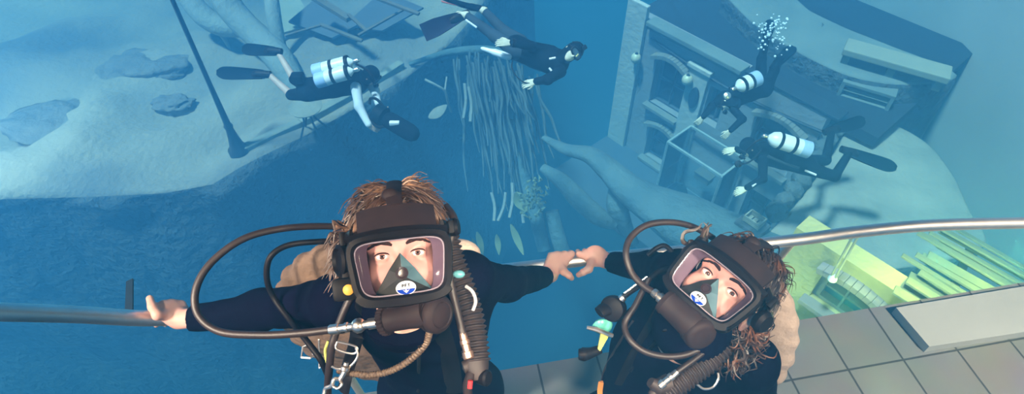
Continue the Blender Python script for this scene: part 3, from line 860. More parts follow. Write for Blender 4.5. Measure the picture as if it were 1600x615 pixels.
# ------------------------------------------------------------------ the two masked divers on the deck
from mathutils.bvhtree import BVHTree
M_skin = mat('skin', (0.64, 0.37, 0.29), 0.5, col2=(0.54, 0.28, 0.22), scale=18, spread=0.6, spec=0.35, sss=0.15, bump=0.03, bscale=220)
M_suit = mat('navy_neoprene', (0.0030, 0.0019, 0.011), 0.8, col2=(0.0014, 0.0010, 0.005), scale=9, spread=0.6, bump=0.10, bscale=60, spec=0.02)
M_rub = mat('black_rubber', (0.0075, 0.0048, 0.0055), 0.5, col2=(0.004, 0.003, 0.0035), scale=20, spec=0.12)
M_flap = mat('brown_rubber', (0.026, 0.0155, 0.0150), 0.6, col2=(0.015, 0.009, 0.009), scale=25, spec=0.12)
M_skirt = mat('mauve_skirt', (0.12, 0.08, 0.105), 0.5, col2=(0.08, 0.05, 0.07), scale=25)
M_clear = mat('clear_edge', (0.24, 0.20, 0.24), 0.2, col2=(0.16, 0.13, 0.16), scale=20)
M_hose = mat('brown_hose', (0.022, 0.011, 0.008), 0.5, col2=(0.012, 0.006, 0.005), scale=30)
M_corr = mat('corrugated_rubber', (0.036, 0.020, 0.016), 0.6, col2=(0.016, 0.010, 0.009), scale=25)
M_chrome = mat('chrome', (0.85, 0.74, 0.66), 0.34, 1.0, col2=(0.7, 0.6, 0.52), scale=30)
M_white = mat('white_plastic', (0.55, 0.55, 0.56), 0.6, spec=0.15)
M_blue = mat('badge_blue', (0.006, 0.03, 0.26), 0.7, spec=0.05)
M_bag = mat('tan_bladder', (0.17, 0.10, 0.06), 0.8, col2=(0.09, 0.055, 0.035), scale=6, spread=0.5, bump=0.35, bscale=22)
M_bag2 = mat('beige_bladder', (0.52, 0.40, 0.32), 0.8, col2=(0.40, 0.30, 0.24), scale=6, spread=0.5, bump=0.35, bscale=22)
M_oro = mat('smoked_rubber', (0.035, 0.038, 0.030), 0.3, col2=(0.022, 0.024, 0.020), scale=20)
M_teal = mat('teal_facet', (0.10, 0.20, 0.21), 0.15, col2=(0.05, 0.10, 0.11), scale=14)
M_sclera = mat('sclera', (0.80, 0.74, 0.72), 0.25)
M_iris = mat('iris', (0.10, 0.05, 0.025), 0.2, col2=(0.05, 0.025, 0.015), scale=300)
M_pupil = mat('pupil', (0.004, 0.004, 0.004), 0.1)
M_brow = mat('brow_hair', (0.035, 0.017, 0.011), 0.8, spec=0.1)
M_lip = mat('lips', (0.5, 0.2, 0.18), 0.4)
M_yel = mat('yellow_plastic', (0.80, 0.42, 0.06), 0.5)
M_lime = mat('lime_strap', (0.36, 0.38, 0.08), 0.6)
def hairmat(name, a, b, c):
    m = bpy.data.materials.new(name); m.use_nodes = True; nt = m.node_tree; bs = nt.nodes['Principled BSDF']
    tc = nt.nodes.new('ShaderNodeTexCoord'); n = nt.nodes.new('ShaderNodeTexNoise'); n.inputs['Scale'].default_value = 16; n.inputs['Detail'].default_value = 3
    r = nt.nodes.new('ShaderNodeValToRGB'); r.color_ramp.elements[0].position = .36; r.color_ramp.elements[1].position = .66
    r.color_ramp.elements[0].color = (*a, 1); r.color_ramp.elements[1].color = (*c, 1); e = r.color_ramp.elements.new(.52); e.color = (*b, 1)
    nt.links.new(tc.outputs['Object'], n.inputs[0]); nt.links.new(n.outputs[0], r.inputs[0]); nt.links.new(r.outputs[0], bs.inputs['Base Color'])
    bs.inputs['Roughness'].default_value = .45
    return m
M_hair1 = hairmat('brown_hair', (0.040, 0.018, 0.010), (0.085, 0.040, 0.020), (0.24, 0.125, 0.065))
M_hair2 = hairmat('dark_hair', (0.012, 0.007, 0.006), (0.028, 0.014, 0.009), (0.13, 0.045, 0.014))
M_visor = glassy('visor_pane', (0.97, 0.95, 0.98), 0.0, 0.06)

class Frame:
    def __init__(s, O, X, Y, Z): s.O, s.X, s.Y, s.Z = Vector(O), X, Y, Z; s.M = Matrix((X, Y, Z)).transposed()
    def __call__(s, x, y, z): return s.O + s.X * x + s.Y * y + s.Z * z

def face_frame(eye, roll, yaw, pitch):
    """eye: world point between the eyes; roll ccw in the picture; yaw turns to picture-right, pitch up."""
    Z = (CAM - eye).normalized()
    X = (RGT - Z * RGT.dot(Z)).normalized(); Y = Z.cross(X)
    q = Quaternion(Z, R(roll)); X = q @ X; Y = q @ Y
    q = Quaternion(Y, R(yaw)); X = q @ X; Z = q @ Z
    q = Quaternion(X, R(-pitch)); Y = q @ Y; Z = q @ Z
    return Frame(eye - Z * .082, X, Y, Z)

def head_field(F, neck):
    c = F.O
    fl = Field(c - Vector((.17, .17, .19)), c + Vector((.17, .17, .17)), .0016)
    M = F.M
    fl.ell(F(0, .045, -.018), (.074, .083, .094), M, .02)
    fl.ell(F(0, -.02, .028), (.063, .085, .060), M, .03)
    fl.ell(F(0, -.075, .035), (.045, .040, .046), M, .025)
    fl.ell(F(0, -.106, .060), (.020, .016, .016), M, .02)
    for s in (-1, 1):
        fl.ell(F(s * .037, -.034, .056), (.026, .026, .026), M, .02)
        fl.cap(F(s * .050, .019, .066), F(s * .010, .017, .080), .009, .010, .014)
        fl.ell(F(s * .076, -.008, -.012), (.010, .030, .019), M, .006)
    fl.ell(F(0, .05, .055), (.058, .04, .038), M, .03)
    fl.cap(F(0, -.130, -.03), neck, .050, .040, .03)
    fl.cap(F(0, -.07, -.03), F(0, -.130, -.03), .055, .052, .03)
    for s in (-1, 1): fl.ell(F(s * .032, -.001, .098), (.020, .012, .015), M, .010, sub=True)
    fl.cap(F(0, .004, .088), F(0, -.036, .106), .007, .010, .010)
    fl.ell(F(0, -.038, .108), (.012, .010, .011), M, .006)
    for s in (-1, 1): fl.ell(F(s * .012, -.042, .100), (.008, .007, .009), M, .005)
    for s in (-1, 1):
        fl.ell(F(s * .032, 0, .0735), (.0150, .0140, .0150), M, .004)
        fl.cap(F(s * .045, -.0005, .088), F(s * .0205, -.0012, .092), .0026, .0022, .002, sub=True)
        fl.ell(F(s * .0325, -.0012, .090), (.0124, .0042, .012), M, .0015, sub=True)
    fl.cap(F(-.020, -.071, .088), F(0, -.068, .094), .004, .006, .006); fl.cap(F(.020, -.071, .088), F(0, -.068, .094), .004, .006, .006)
    fl.cap(F(-.018, -.076, .088), F(.018, -.076, .088), .005, .005, .006); fl.ell(F(0, -.077, .091), (.012, .006, .006), M, .005)
    return fl

def add_face_parts(F, root, gaze):
    for s in (-1, 1):
        c = F(s * .032, 0, .0735)
        g = (gaze - c).normalized(); u = g.orthogonal().normalized(); M = Matrix((u, g.cross(u), g)).transposed()
        mb = MB(); nu, nv = 24, 24
        mb.ball(c, .0136, M, nu, nv)
        cen = [(i + .5) / nv * 180 for i in range(nv)]
        mb.m = [0 if a > 26 else (1 if a > 11 else 2) for a in cen for _ in range(nu)]
        mb.build('eye', [M_sclera, M_iris, M_pupil], root)
        eb = MB(); random.seed(21)
        for i in range(120):
            t = random.random(); x = s * (.012 + .042 * t)
            y = .0175 + .007 * math.sin(math.pi * min(1, t * .85 + .05)) - .004 * t + random.uniform(-.0028, .0028) * (1.2 - t)
            z = .0915 - .026 * t * t
            p = F(x, y, z + .0005); q = F(x + s * .0062, y + .0022 * (1 - t * 1.4), z - .004 * t + .0012)
            hp0 = F.bvh.ray_cast(p + F.Z * .05, -F.Z)[0]; hq0 = F.bvh.ray_cast(q + F.Z * .05, -F.Z)[0]
            if hp0 is None or hq0 is None: continue
            p = hp0 + F.Z * .0004; q = hq0 + F.Z * .0014
            eb.tube([p, (p + q) / 2 + F.Z * .0008, q], [.0014, .0012, .0004], 4)
        eb.build('eyebrow', M_brow, root)
        la = MB()
        pts = [F(s * .032 + .0132 * math.cos(a), .0052 * math.sin(a) + .0004, .0735 + .0152 * math.cos(math.asin(min(1, .75 * abs(math.cos(a)))))) for a in [R(175 - 170 * k / 10) for k in range(11)]]
        la.tube(pts, lerps([.0005, .0016, .0016, .0006], 11), 5)
        la.build('eyelash', M_brow, root)

def visor_outline(n=72, grow=0.0):
    """Rounded trapezoid, local (x, y)."""
    out = []
    for k in range(n):
        a = 2 * math.pi * k / n; c, s_ = math.cos(a), math.sin(a)
        e = 0.36
        u = math.copysign(abs(c) ** e, c); v = math.copysign(abs(s_) ** e, s_)
        w = .0775 + .0060 * v + grow
        out.append((u * w, -.023 + v * (.0495 + grow)))
    return out
def vz(x, y): return .133 - 1.9 * x * x - .10 * max(0, -(y + .04))

def full_mask(F, root, flip=False):
    mk = empty('full_face_mask', Vector((0, 0, 0)))
    mk.location = F.O - root.location; mk.parent = root
    ol = visor_outline()
    n = len(ol)
    # pane (a thin curved slab)
    vs = []; fs = []
    rings = [1, .85, .65, .4, .18]
    for th in (.0, -.003):
        for r in rings:
            for (x, y) in ol:
                xx, yy = x * r, -.021 + (y + .021) * r
                vs.append(F(xx, yy, vz(xx, yy) + th))
        vs.append(F(0, -.021, vz(0, -.021) + th))
    st = len(rings) * n + 1
    for sd in (0, 1):
        for j in range(len(rings) - 1):
            for k in range(n): fs.append([sd * st + j * n + k, sd * st + j * n + (k + 1) % n, sd * st + (j + 1) * n + (k + 1) % n, sd * st + (j + 1) * n + k])
        for k in range(n): fs.append([sd * st + (len(rings) - 1) * n + k, sd * st + (len(rings) - 1) * n + (k + 1) % n, sd * st + len(rings) * n])
    for k in range(n): fs.append([k, (k + 1) % n, st + (k + 1) % n, st + k])
    o = link_mesh('visor', vs, fs, M_visor, mk); tag(o, 'clear curved visor of the mask')
    # frame: rectangular section swept around the outline; heavier at the bottom
    fb = MB(); vs = []; fs = []
    for k in range(n):
        x, y = ol[k]; dx, dy = x, (y + .021) * 1.3
        l = math.hypot(dx, dy); dx /= l; dy /= l
        w = .0105 + (.006 if y < -.06 else 0) + (.002 if y > .02 else 0)
        z = vz(x, y)
        prof = [(-.002, .004), (.003, .008), (w, .005), (w + .002, -.004), (w, -.016), (0, -.016), (-.002, -.003)]
        vs += [F(x + dx * a, y + dy * a, z + b) for a, b in prof]
    m = 7
    for k in range(n):
        for j in range(m): fs.append([k * m + j, k * m + (j + 1) % m, ((k + 1) % n) * m + (j + 1) % m, ((k + 1) % n) * m + j])
    fb.add(vs, fs); fb.build('visor_frame', M_rub, mk)
    # clear inner rim
    sp = [F(x * .955, -.021 + (y + .021) * .94, vz(x, y) + .001) for x, y in ol]; sp.append(sp[0])
    MB().tube(sp, .0014, 6, caps=False).build('inner_rim', M_clear, mk)
    # skirt: from the frame back to the face seal, outside and inside
    vs = []; fs = []
    lv = [(1.10, 1.10, -.010), (1.13, 1.14, -.030), (1.05, 1.20, -.055), (.90, 1.18, -.066), (.72, 1.00, -.030), (.735, 1.02, -.024), (.95, 1.02, -.020), (.99, 1.0, -.008)]
    for (gx, gy, dz) in lv:
        for (x, y) in ol:
            vs.append(F(x * gx, -.021 + (y + .021) * gy, vz(x, y) + dz - (2.2 * x * x if dz < -.05 else 0)))
    for j in range(len(lv)):
        for k in range(n): fs.append([j * n + k, j * n + (k + 1) % n, ((j + 1) % len(lv)) * n + (k + 1) % n, ((j + 1) % len(lv)) * n + k])
    link_mesh('skirt', vs, fs, None, mk, True, [M_rub, M_skirt], [0 if f // n < 3 else 1 for f in range(len(fs))])
    # brow band and forehead flap follow the skull
    def arc(y0, y1, z0, hw, th, bend):
        m_ = 16; v = []; f = []
        for k in range(m_ + 1):
            s_ = -1 + 2 * k / m_; x = s_ * hw
            zz = -bend * x * x
            for (y, z, o_) in ((y0, z0, 0), (y1, z0 - (y1 - y0) * .55, 0), (y1, z0 - (y1 - y0) * .55, -th), (y0, z0, -th)):
                v.append(F(x, y + (-.006 * s_ * s_), z + zz + o_))
        for k in range(m_):
            for j in range(4): f.append([k * 4 + j, k * 4 + (j + 1) % 4, k * 4 + 4 + (j + 1) % 4, k * 4 + 4 + j])
        f += [[0, 1, 2, 3], [m_ * 4 + 3, m_ * 4 + 2, m_ * 4 + 1, m_ * 4]]
        mb = MB(); mb.add(v, f); return mb
    arc(.029, .047, .141, .088, .014, 3.4).build('brow_band', M_rub, mk)
    arc(.046, .090, .128, .070, .012, 5.6).build('forehead_flap', M_flap, mk)
    st_ = MB().tube(spline([F(0, .088, .105), F(0, .110, .086), F(.002, .128, .050), F(.004, .142, .010), F(.002, .13, -.04)], 5), .015, 10, flat=.3, up=F.Z)
    st_.ball(F(-.006, .108, .086), (.016, .014, .012), F.M)
    st_.build('crown_strap', M_flap, mk)
    sb = MB()
    for s in (-1, 1):
        sb.tube(spline([F(s * .080, .044, .100), F(s * .094, .040, .060), F(s * .093, .036, .01), F(s * .07, .03, -.075), F(0, .03, -.122)], 5), .010, 8, flat=.35, up=F.X)
    sb.build('head_strap', M_rub, mk)
    for s in (-1, 1):
        MB().box(F(s * .098, .040, .060), (.012, .026, .026), F.M, .004).build('buckle', M_rub, mk)
    # inner nose and mouth cup
    V = dict(A=F(0, .002, .108), N=F(0, -.038, .1275), L=F(-.052, -.070, .092), Rr=F(.052, -.070, .092), B=F(0, -.080, .116), l=F(-.022, -.026, .112), r=F(.022, -.026, .112), b=F(0, -.05, .06))
    k_ = list(V); I = {c: i for i, c in enumerate(k_)}
    fc = ['ANl', 'ArN', 'lNL', 'NrR', 'LNB', 'NRB', 'AlLb', 'ARr', 'LBb', 'BRb', 'ArRb']
    fcs = []; mm = []
    for s_, m_ in [(('A', 'l', 'N'), 0), (('A', 'N', 'r'), 1), (('l', 'L', 'N'), 0), (('N', 'Rr', 'r'), 1), (('L', 'B', 'N'), 0), (('N', 'B', 'Rr'), 0), (('A', 'b', 'L', 'l'), 0), (('A', 'r', 'Rr', 'b'), 0), (('L', 'b', 'B'), 0), (('B', 'b', 'Rr'), 0)]:
        fcs.append([I[c] for c in s_]); mm.append(m_)
    link_mesh('nose_cup', [V[c] for c in k_], fcs, None, mk, False, [M_oro, M_teal], mm)
    MB().lathe(F(0, -.034, .1255), F.Z, [(0, .011), (.003, .011), (.0035, .008), (.002, .007), (.002, .002)], 18).build('valve', M_flap, mk)
    # oval badge on the visor
    bc = (.004, -.060); zb = vz(*bc) + .0012
    bd = MB(); bd.lathe(F(bc[0], bc[1], zb), F.Z, [(0, 1), (.0012, 1)], 40)
    def squash(mb, i0, rx, ry):
        c = F(bc[0], bc[1], 0)
        for i in range(i0, len(mb.v)):
            d = Vector(mb.v[i]) - c
            mb.v[i] = tuple(c + F.X * d.dot(F.X) * rx + F.Y * d.dot(F.Y) * ry + F.Z * d.dot(F.Z))
    squash(bd, 0, .0172, .0122)
    bd.mi(1)
    pts = [(.0158 * math.cos(R(a)), .0108 * math.sin(R(a))) for a in range(190, 351, 10)]
    bd.prism([F(bc[0] + x, bc[1] + y, zb + .0013) for x, y in pts], F.Z * .0006)
    bd.mi(0)
    bd.prism([F(bc[0] + x, bc[1] + y, zb + .002) for x, y in [(-.0062, -.0024), (-.0015, -.0050), (-.0015, -.0026), (.0015, -.0026), (.0015, -.0050), (.0062, -.0024), (0, -.0088)]], F.Z * .0004)
    bd.mi(2)
    SC = 1.0
    def stroke(a, b): bd.bar(F(bc[0] + a[0], bc[1] + a[1], zb + .0015), F(bc[0] + b[0], bc[1] + b[1], zb + .0015), .0015, .0008, up=F.Z)
    for a, b in [((-.0062, .0018), (-.0062, .0066)), ((-.0062, .0064), (-.0034, .0060)), ((-.0036, .0062), (-.0036, .0042)), ((-.0062, .0040), (-.0034, .0040)), ((-.0012, .0018), (-.0012, .0066)), ((-.0012, .0064), (.0016, .0064)), ((-.0012, .0042), (.0010, .0042)), ((.0036, .0064), (.0070, .0064)), ((.0053, .0018), (.0053, .0066))]: stroke(a, b)
    o = bd.build('badge', [M_white, M_blue, M_rub], mk, False); tag(o, 'white and blue oval badge on the visor')
    return mk

def hair_mesh(F, root, m, locks, shell=True):
    mb = MB()
    if shell:
        fl = Field(F.O - Vector((.14, .14, .14)), F.O + Vector((.14, .14, .17)), .004)
        fl.ell(F(0, .046, -.020), (.080, .089, .098), F.M, .01)
        fl.ell(F(0, -.02, .125), (.085, .092, .085), F.M, .01, sub=True)
        fl.ell(F(0, -.10, .02), (.10, .075, .12), F.M, .01, sub=True)
        v, f = fl.mesh(); mb.add(v, f)
    for pts, r in locks:
        sp = spline(pts, 3)
        mb.tube(sp, lerps([r * .6, r, r * .9, r * .6, r * .12], len(sp)), 5, flat=.55)
    o = mb.build('hair', m, root)
    return o

def hand(fl, wrist, knuckles, curls, thumb, back, r=.0088):
    """Adds palm, four fingers and a thumb to a field; curls = joint lists per finger."""
    w = Vector(wrist); ks = [Vector(k) for k in knuckles]
    for k in ks:
        mid = sum(ks, Vector()) / 4
        base = w.lerp(k, .15) + (k - mid) * .45
        fl.cap(base, k, .0150, .0112, .008)
    fl.ell(w.lerp(mid, .55), (.034, .036, .015), back, .008)
    for k, c in zip(ks, curls):
        j = [k] + [Vector(q) for q in c]
        rr = [r * 1.12, r, r * .92, r * .80]
        for i in range(len(j) - 1): fl.cap(j[i], j[i + 1], rr[i], rr[i + 1], .0018)
        fl.ell(k, (r * 1.22,) * 3, None, .003)
    t = [Vector(q) for q in thumb]
    rt = [.0150, .0120, .0102, .0084]
    for i in range(len(t) - 1): fl.cap(t[i], t[i + 1], rt[i], rt[i + 1], .005)
    return fl

def wrap_fingers(ks, axis, rc, away, rr=.029, lift=0.0):
    """Finger joints that go from the knuckles over the rail (centre rc, direction axis) and round behind it."""
    out = []
    for k in ks:
        c = rc + axis * (k - rc).dot(axis)
        d = (k - c).normalized()                     # knuckle direction seen from the rail centre
        side = axis.cross(d)
        if side.dot(away) < 0: side = -side
        a0 = 0; pts = []
        for ang, r_ in ((48, rr), (100, rr), (146, rr)):
            pts.append(c + (d * math.cos(R(ang)) + side * math.sin(R(ang))) * r_)
        out.append(pts)
    return out

def limbs_field(fl, segs, off=0.0, k=.03):
    for (a, b, ra, rb) in segs: fl.cap(a, b, ra + off, rb + off, k)

def bbox(segs, ells, m):
    ps = [Vector(p) for s in segs for p in s[:2]] + [Vector(c) + Vector((sx, sy, sz)) * max(r) for c, r, _ in ells for sx in (-1, 1) for sy in (-1, 1) for sz in (-1, 1)]
    return Vector([min(p[i] for p in ps) - m for i in range(3)]), Vector([max(p[i] for p in ps) + m for i in range(3)])

def hook(root, pts, r, m, name, seg=10, n=8, mk=None, end=None):
    """A hose along world points; end = (material, radius, length) of a metal ferrule at the last point."""
    sp = spline(pts, n)
    mb = MB().tube(sp, r, seg)
    o = mb.build(name, m, root)
    if end:
        em, er, el = end
        d = (sp[-1] - sp[-3]).normalized()
        MB().lathe(sp[-1] - d * el * .5, d, [(0, er * .95), (el * .25, er), (el * .28, er * 1.2), (el * .42, er * 1.2), (el * .45, er), (el * .7, er), (el * .72, er * 1.35), (el * .95, er * 1.35), (el, er)], 14).build('ferrule', em, o)
    return o

def ribbed(a, pts, r, pitch, amp, name, m, root, seg=18):
    """Corrugated hose."""
    sp = spline(pts, 60)
    acc = 0; out = [sp[0]]; rr = [r]
    for p, q in zip(sp[:-1], sp[1:]):
        acc += (q - p).length
        out.append(q); rr.append(r + amp * math.sin(2 * math.pi * acc / pitch))
    return MB().tube(out, rr, seg).build(name, m, root)

# ================================================================= diver one
E1 = P(625, 397, 1.10)
F1 = face_frame(E1, 7, 0, 2)
N1 = F1.O + Vector((0.0, .045, -.155))
foot1 = Vector((N1.x + .02, N1.y + .06, 0))
d1 = empty('person', foot1, 'person in navy wetsuit and full face mask, brown hair, arms spread along the rail', 'person')
sL, eL, wL = P(532, 472, 1.32), P(405, 484, 1.49), P(287, 498, 1.52)
sR, eR, wR = P(730, 432, 1.37), P(792, 444, 1.62), P(858, 430, 1.90)
hip1 = N1 + Vector((.01, .03, -.56))
segs = [(sL, eL, .056, .046), (eL, wL, .046, .032), (sR, eR, .050, .045), (eR, wR, .046, .030), (N1 + Vector((0, .02, -.05)), sL, .06, .062), (N1 + Vector((0, .02, -.05)), sR, .052, .054)]
for s in (-1, 1):
    h = hip1 + Vector((s * .09, 0, -.04)); kn = Vector((h.x + s * .03, h.y - .05, .50)); an = Vector((h.x + s * .04, h.y + .0, .09))
    segs += [(h, kn, .088, .060), (kn, an, .058, .042), (an + Vector((0, .03, -.04)), an + Vector((0, -.16, -.055)), .036, .028)]
ells = [(N1 + Vector((0, .03, -.19)), (.165, .115, .19), None), (N1 + Vector((.005, .03, -.38)), (.145, .105, .17), None), (hip1, (.165, .115, .13), None)]
lo, hi = bbox(segs, ells, .08)

def person_body(root, segs, ells, F, neck, hands, nsink=Vector((0, .06, -.06)), vox=.011, eyes=True, mat_=None):
    """One body mesh (head and hands fine, the rest under the suit) and the suit over it."""
    mb = MB()
    lo, hi = bbox(segs, ells, .08)
    fl = Field(lo, hi, vox * 1.3); limbs_field(fl, segs, -.018)
    for c, r, M in ells: fl.ell(c, [q - .035 for q in r], M, .03)
    v, f = fl.mesh(); mb.add(v, f)
    v, f = head_field(F, neck + nsink).mesh(); mb.add(v, f)
    F.bvh = BVHTree.FromPolygons([Vector(q) for q in v], f)
    for h in hands:
        v, f = h.mesh(); mb.add(v, f)
    mb.build('body', M_skin, root)

def person_suit(root, segs, ells, neck, cuffs, m, vox=.008, collar=None, wrink=.004):
    lo, hi = bbox(segs, ells, .08)
    fl = Field(lo, hi, vox); limbs_field(fl, segs, 0)
    for c, r, M in ells: fl.ell(c, r, M, .06)
    if collar: fl.cap(collar[0], collar[1], collar[2], collar[2] * .95, .03)
    for a, b in cuffs:
        d = (Vector(b) - Vector(a)).normalized()
        fl.cap(Vector(b) + d * .022, Vector(b) + d * .075, .055, .055, .002, sub=True)
    v, f = fl.mesh()
    vs = []
    for p in v:
        p = Vector(p)
        n_ = noise.noise(p * 14) * .6 + noise.noise(p * 31 + Vector((5, 0, 0))) * .4
        vs.append(p)
    mb = MB(); mb.add(vs, f)
    o = mb.build('wetsuit', m, root)
    # folds: displace along normals
    me = o.data
    nr = [vv.normal.copy() for vv in me.vertices]
    for vv, q in zip(me.vertices, nr):
        vv.co += q * (wrink * (noise.noise(vv.co * 11) + .6 * noise.noise(vv.co * 25)))
    me.update()
    return o

def bvh_of(*obs):
    vs = []; fs = []
    for o in obs:
        n = len(vs); w = Vector((0, 0, 0)); q = o
        while q is not None: w += q.location; q = q.parent
        vs += [v.co + w for v in o.data.vertices]; fs += [[i + n for i in p.vertices] for p in o.data.polygons]
    return BVHTree.FromPolygons(vs, fs)
def on_surf(b, px, py, lift, d=1.5):
    dr = (P(px, py, 1) - CAM).normalized()
    h = b.ray_cast(CAM, dr)
    if h[0] is None: return P(px, py, d)
    return h[0] - dr * lift

# hands on the rail
TC = -FWD
def rail_hand(px, wrist, spread, ang, side, thumb_px, shift=0.0, back=None, dk=0.0):
    """ang: knuckle direction round the rail, degrees from picture-up towards the camera; side: thumb side in the picture."""
    c, ax = rail_at(px)
    if ax.x < 0: ax = -ax
    u = (UPV - ax * UPV.dot(ax)).normalized(); t = (TC - ax * TC.dot(ax) - u * TC.dot(u)).normalized()
    kd = u * math.cos(R(ang)) + t * math.sin(R(ang))
    ks = [c + ax * (i - 1.5) * spread + kd * (.036 if i in (1, 2) else .034) for i in range(4)]
    cur = wrap_fingers(ks, ax, c, FWD)
    if shift: cur = [[q + ax * shift * (j + 1) for j, q in enumerate(f)] for f in cur]
    mid = sum(ks, Vector()) / 4
    X = ax; Yv = (mid - Vector(wrist)).normalized(); Z = X.cross(Yv).normalized()
    pt = c + ax * side * .050
    tb = [Vector(wrist).lerp(mid, .35) + ax * side * .018] + [P(*q) for q in thumb_px]
    lo = Vector([min(p[i] for p in ks + [Vector(wrist), c] + tb) - .07 for i in range(3)]); hi = Vector([max(p[i] for p in ks + [Vector(wrist), c] + tb) + .07 for i in range(3)])
    fl = Field(lo, hi, .0018)
    Xo = (X - Yv * X.dot(Yv)).normalized()
    M = Matrix((Xo, Yv, Xo.cross(Yv))).transposed()
    hand(fl, wrist, ks, cur, tb, M, r=.0083)
    return fl
hL = rail_hand(258, wL + (wL - eL).normalized() * .01, .0215, 15, -1, [(246, 492, 1.478), (238, 479, 1.478), (234, 466, 1.49)], shift=.007)
hL.cap(wL - (wL - eL).normalized() * .05, wL + (wL - eL).normalized() * .012, .025, .024, .012)
hR = rail_hand(877, wR + UPV * .012 + RGT * .005, .0215, 38, 1, [(881, 424, 1.885), (889, 430, 1.885), (893, 434, 1.90)])
hR.cap(wR - (wR - eR).normalized() * .05, wR + (wR - eR).normalized() * .012, .025, .024, .012)
person_body(d1, segs, ells, F1, N1, [hL, hR])
suit1 = person_suit(d1, segs, ells, N1, [(eL, wL), (eR, wR)], M_suit, collar=(N1 + Vector((0, .05, -.06)), F1(0, -.100, -.014), .090))
add_face_parts(F1, d1, CAM)

def combed(F, n, seed, span, lift, curl, L0, L1, rad, z0=-.095, z1=.062, part=0.0, bias=0.0):
    """Locks combed from a parting over the top and down both sides of the skull, lifted a little by the water."""
    random.seed(seed); out = []
    for i in range(n):
        z = random.uniform(z0, z1); sc = math.sqrt(max(.05, 1 - ((z + .02) / .104) ** 2))
        sd = 1 if random.random() < .5 + bias else -1
        ph0 = 90 - sd * (part + random.uniform(-6, 34 if random.random() < .5 else 70)); ph1 = ph0 - sd * random.uniform(L0, L1)
        lf = random.uniform(.2, 1) * lift; w = random.uniform(0, 6.28); cw = curl * random.uniform(.4, 1.2)
        pts = []; nn = 6
        for k in range(nn + 1):
            s_ = k / nn; a = R(ph0 + (ph1 - ph0) * s_); e = 1.02 + lf * s_ ** 1.5 + .04 * math.sin(math.pi * s_)
            x = .080 * sc * math.cos(a) * e; y = .046 + .089 * sc * math.sin(a) * e
            zz = z + cw * math.sin(w + 5 * s_) * .5 - .02 * s_ * (1 if z < .02 else -.3)
            p = F(x, y, zz) + F.Y * cw * math.cos(w + 6 * s_) * s_
            if zz > .066 and y < .070: zz = .066
            pts.append(F(x, y + cw * math.cos(w + 6 * s_) * s_, zz))
        out.append((pts, random.uniform(*rad)))
    return out
lk = combed(F1, 440, 12, 0, .42, .008, 30, 75, (.0022, .0046), part=-4)
lk += combed(F1, 120, 13, 0, .55, .014, 25, 60, (.0012, .0024), z0=-.03, z1=.075, part=-4)
random.seed(14)
for i in range(46):
    t = random.random(); a = R(150 - 120 * t)
    b0 = F1(.080 * math.cos(a), .046 + .086 * math.sin(a), random.uniform(-.03, .04))
    g = F1.X * math.cos(a) * .5 + F1.Y * (.5 + random.uniform(-.3, .4)) + F1.X * random.uniform(-.7, .7)
    l_ = random.uniform(.012, .032)
    lk.append(([b0, b0 + g * l_ * .5 + F1.X * random.uniform(-.006, .006), b0 + g * l_ + F1.X * random.uniform(-.02, .02) - F1.Y * .006], .0013))
for i in range(130):
    # side hair drifting out to the picture's left beside the mask
    y0 = random.uniform(-.03, .07); rt = F1(-.080, y0, random.uniform(-.06, .03))
    o_ = random.uniform(.015, .052); dr = random.uniform(-.025, .02)
    lk.append(([rt, rt - F1.X * o_ * .6 + F1.Y * dr * .3, rt - F1.X * o_ + F1.Y * dr, rt - F1.X * (o_ + random.uniform(-.01, .02)) + F1.Y * (dr - .02)], random.uniform(.002, .0042)))
hair_mesh(F1, d1, M_hair1, lk)
full_mask(F1, d1)
mk1 = [o for o in d1.children if o.name.startswith('full_face_mask')][0]
# ear module, left of the face
eb = MB().lathe(F1(-.090, .002, .045), -F1.X + F1.Z * .5, [(0, .026), (.012, .030), (.022, .030), (.026, .024), (.020, .020)], 24)
eb.box(F1(-.094, -.035, .055), (.024, .05, .03), F1.M, .006)
eb.build('ear_module', M_rub, mk1)
MB().lathe(F1(.098, .040, .04), F1.X + F1.Z * .3, [(0, .016), (.012, .018), (.018, .014)], 18).build('ear_module', M_rub, mk1)
# regulator under the mask
rg = empty('regulator', Vector((0, 0, 0))); rg.location = P(640, 490, 1.08) - d1.location; rg.parent = d1
ra, rb = P(598, 502, 1.10), P(668, 486, 1.07); ad = (rb - ra).normalized()
MB().lathe(ra, ad, [(0, .022), (.008, .0235), (.012, .0215), (.05, .023), (.075, .026), (.09, .024)], 28).build('barrel', M_flap, rg)
kb = MB()
for k in range(22):
    g = 2 * math.pi * k / 22; u = ad.orthogonal().normalized(); w = ad.cross(u)
    kb.tube([ra + (u * math.cos(g) + w * math.sin(g)) * .0235, ra + ad * .012 + (u * math.cos(g) + w * math.sin(g)) * .0235], .003, 6)
kb.lathe(ra - ad * .001, ad, [(0, .020), (.001, .0235), (.013, .0235), (.014, .02)], 24)
kb.build('knurled_ring', M_flap, rg)
pc = P(676, 489, 1.085); pdir = (RGT * .80 + TC * .62 - UPV * .04).normalized()
MB().lathe(pc - pdir * .012, pdir, [(0, .024), (.004, .031), (.010, .034), (.016, .034), (.0165, .0315), (.019, .0315), (.0195, .034), (.028, .034), (.033, .031), (.036, .024), (.034, .022), (.037, .015), (.037, .002)], 36).build('purge_cover', M_flap, rg)
MB().tube([F1(.012, -.088, .095), P(650, 474, 1.09), P(660, 486, 1.085)], [.024, .024, .022], 16).build('neck', M_rub, rg)
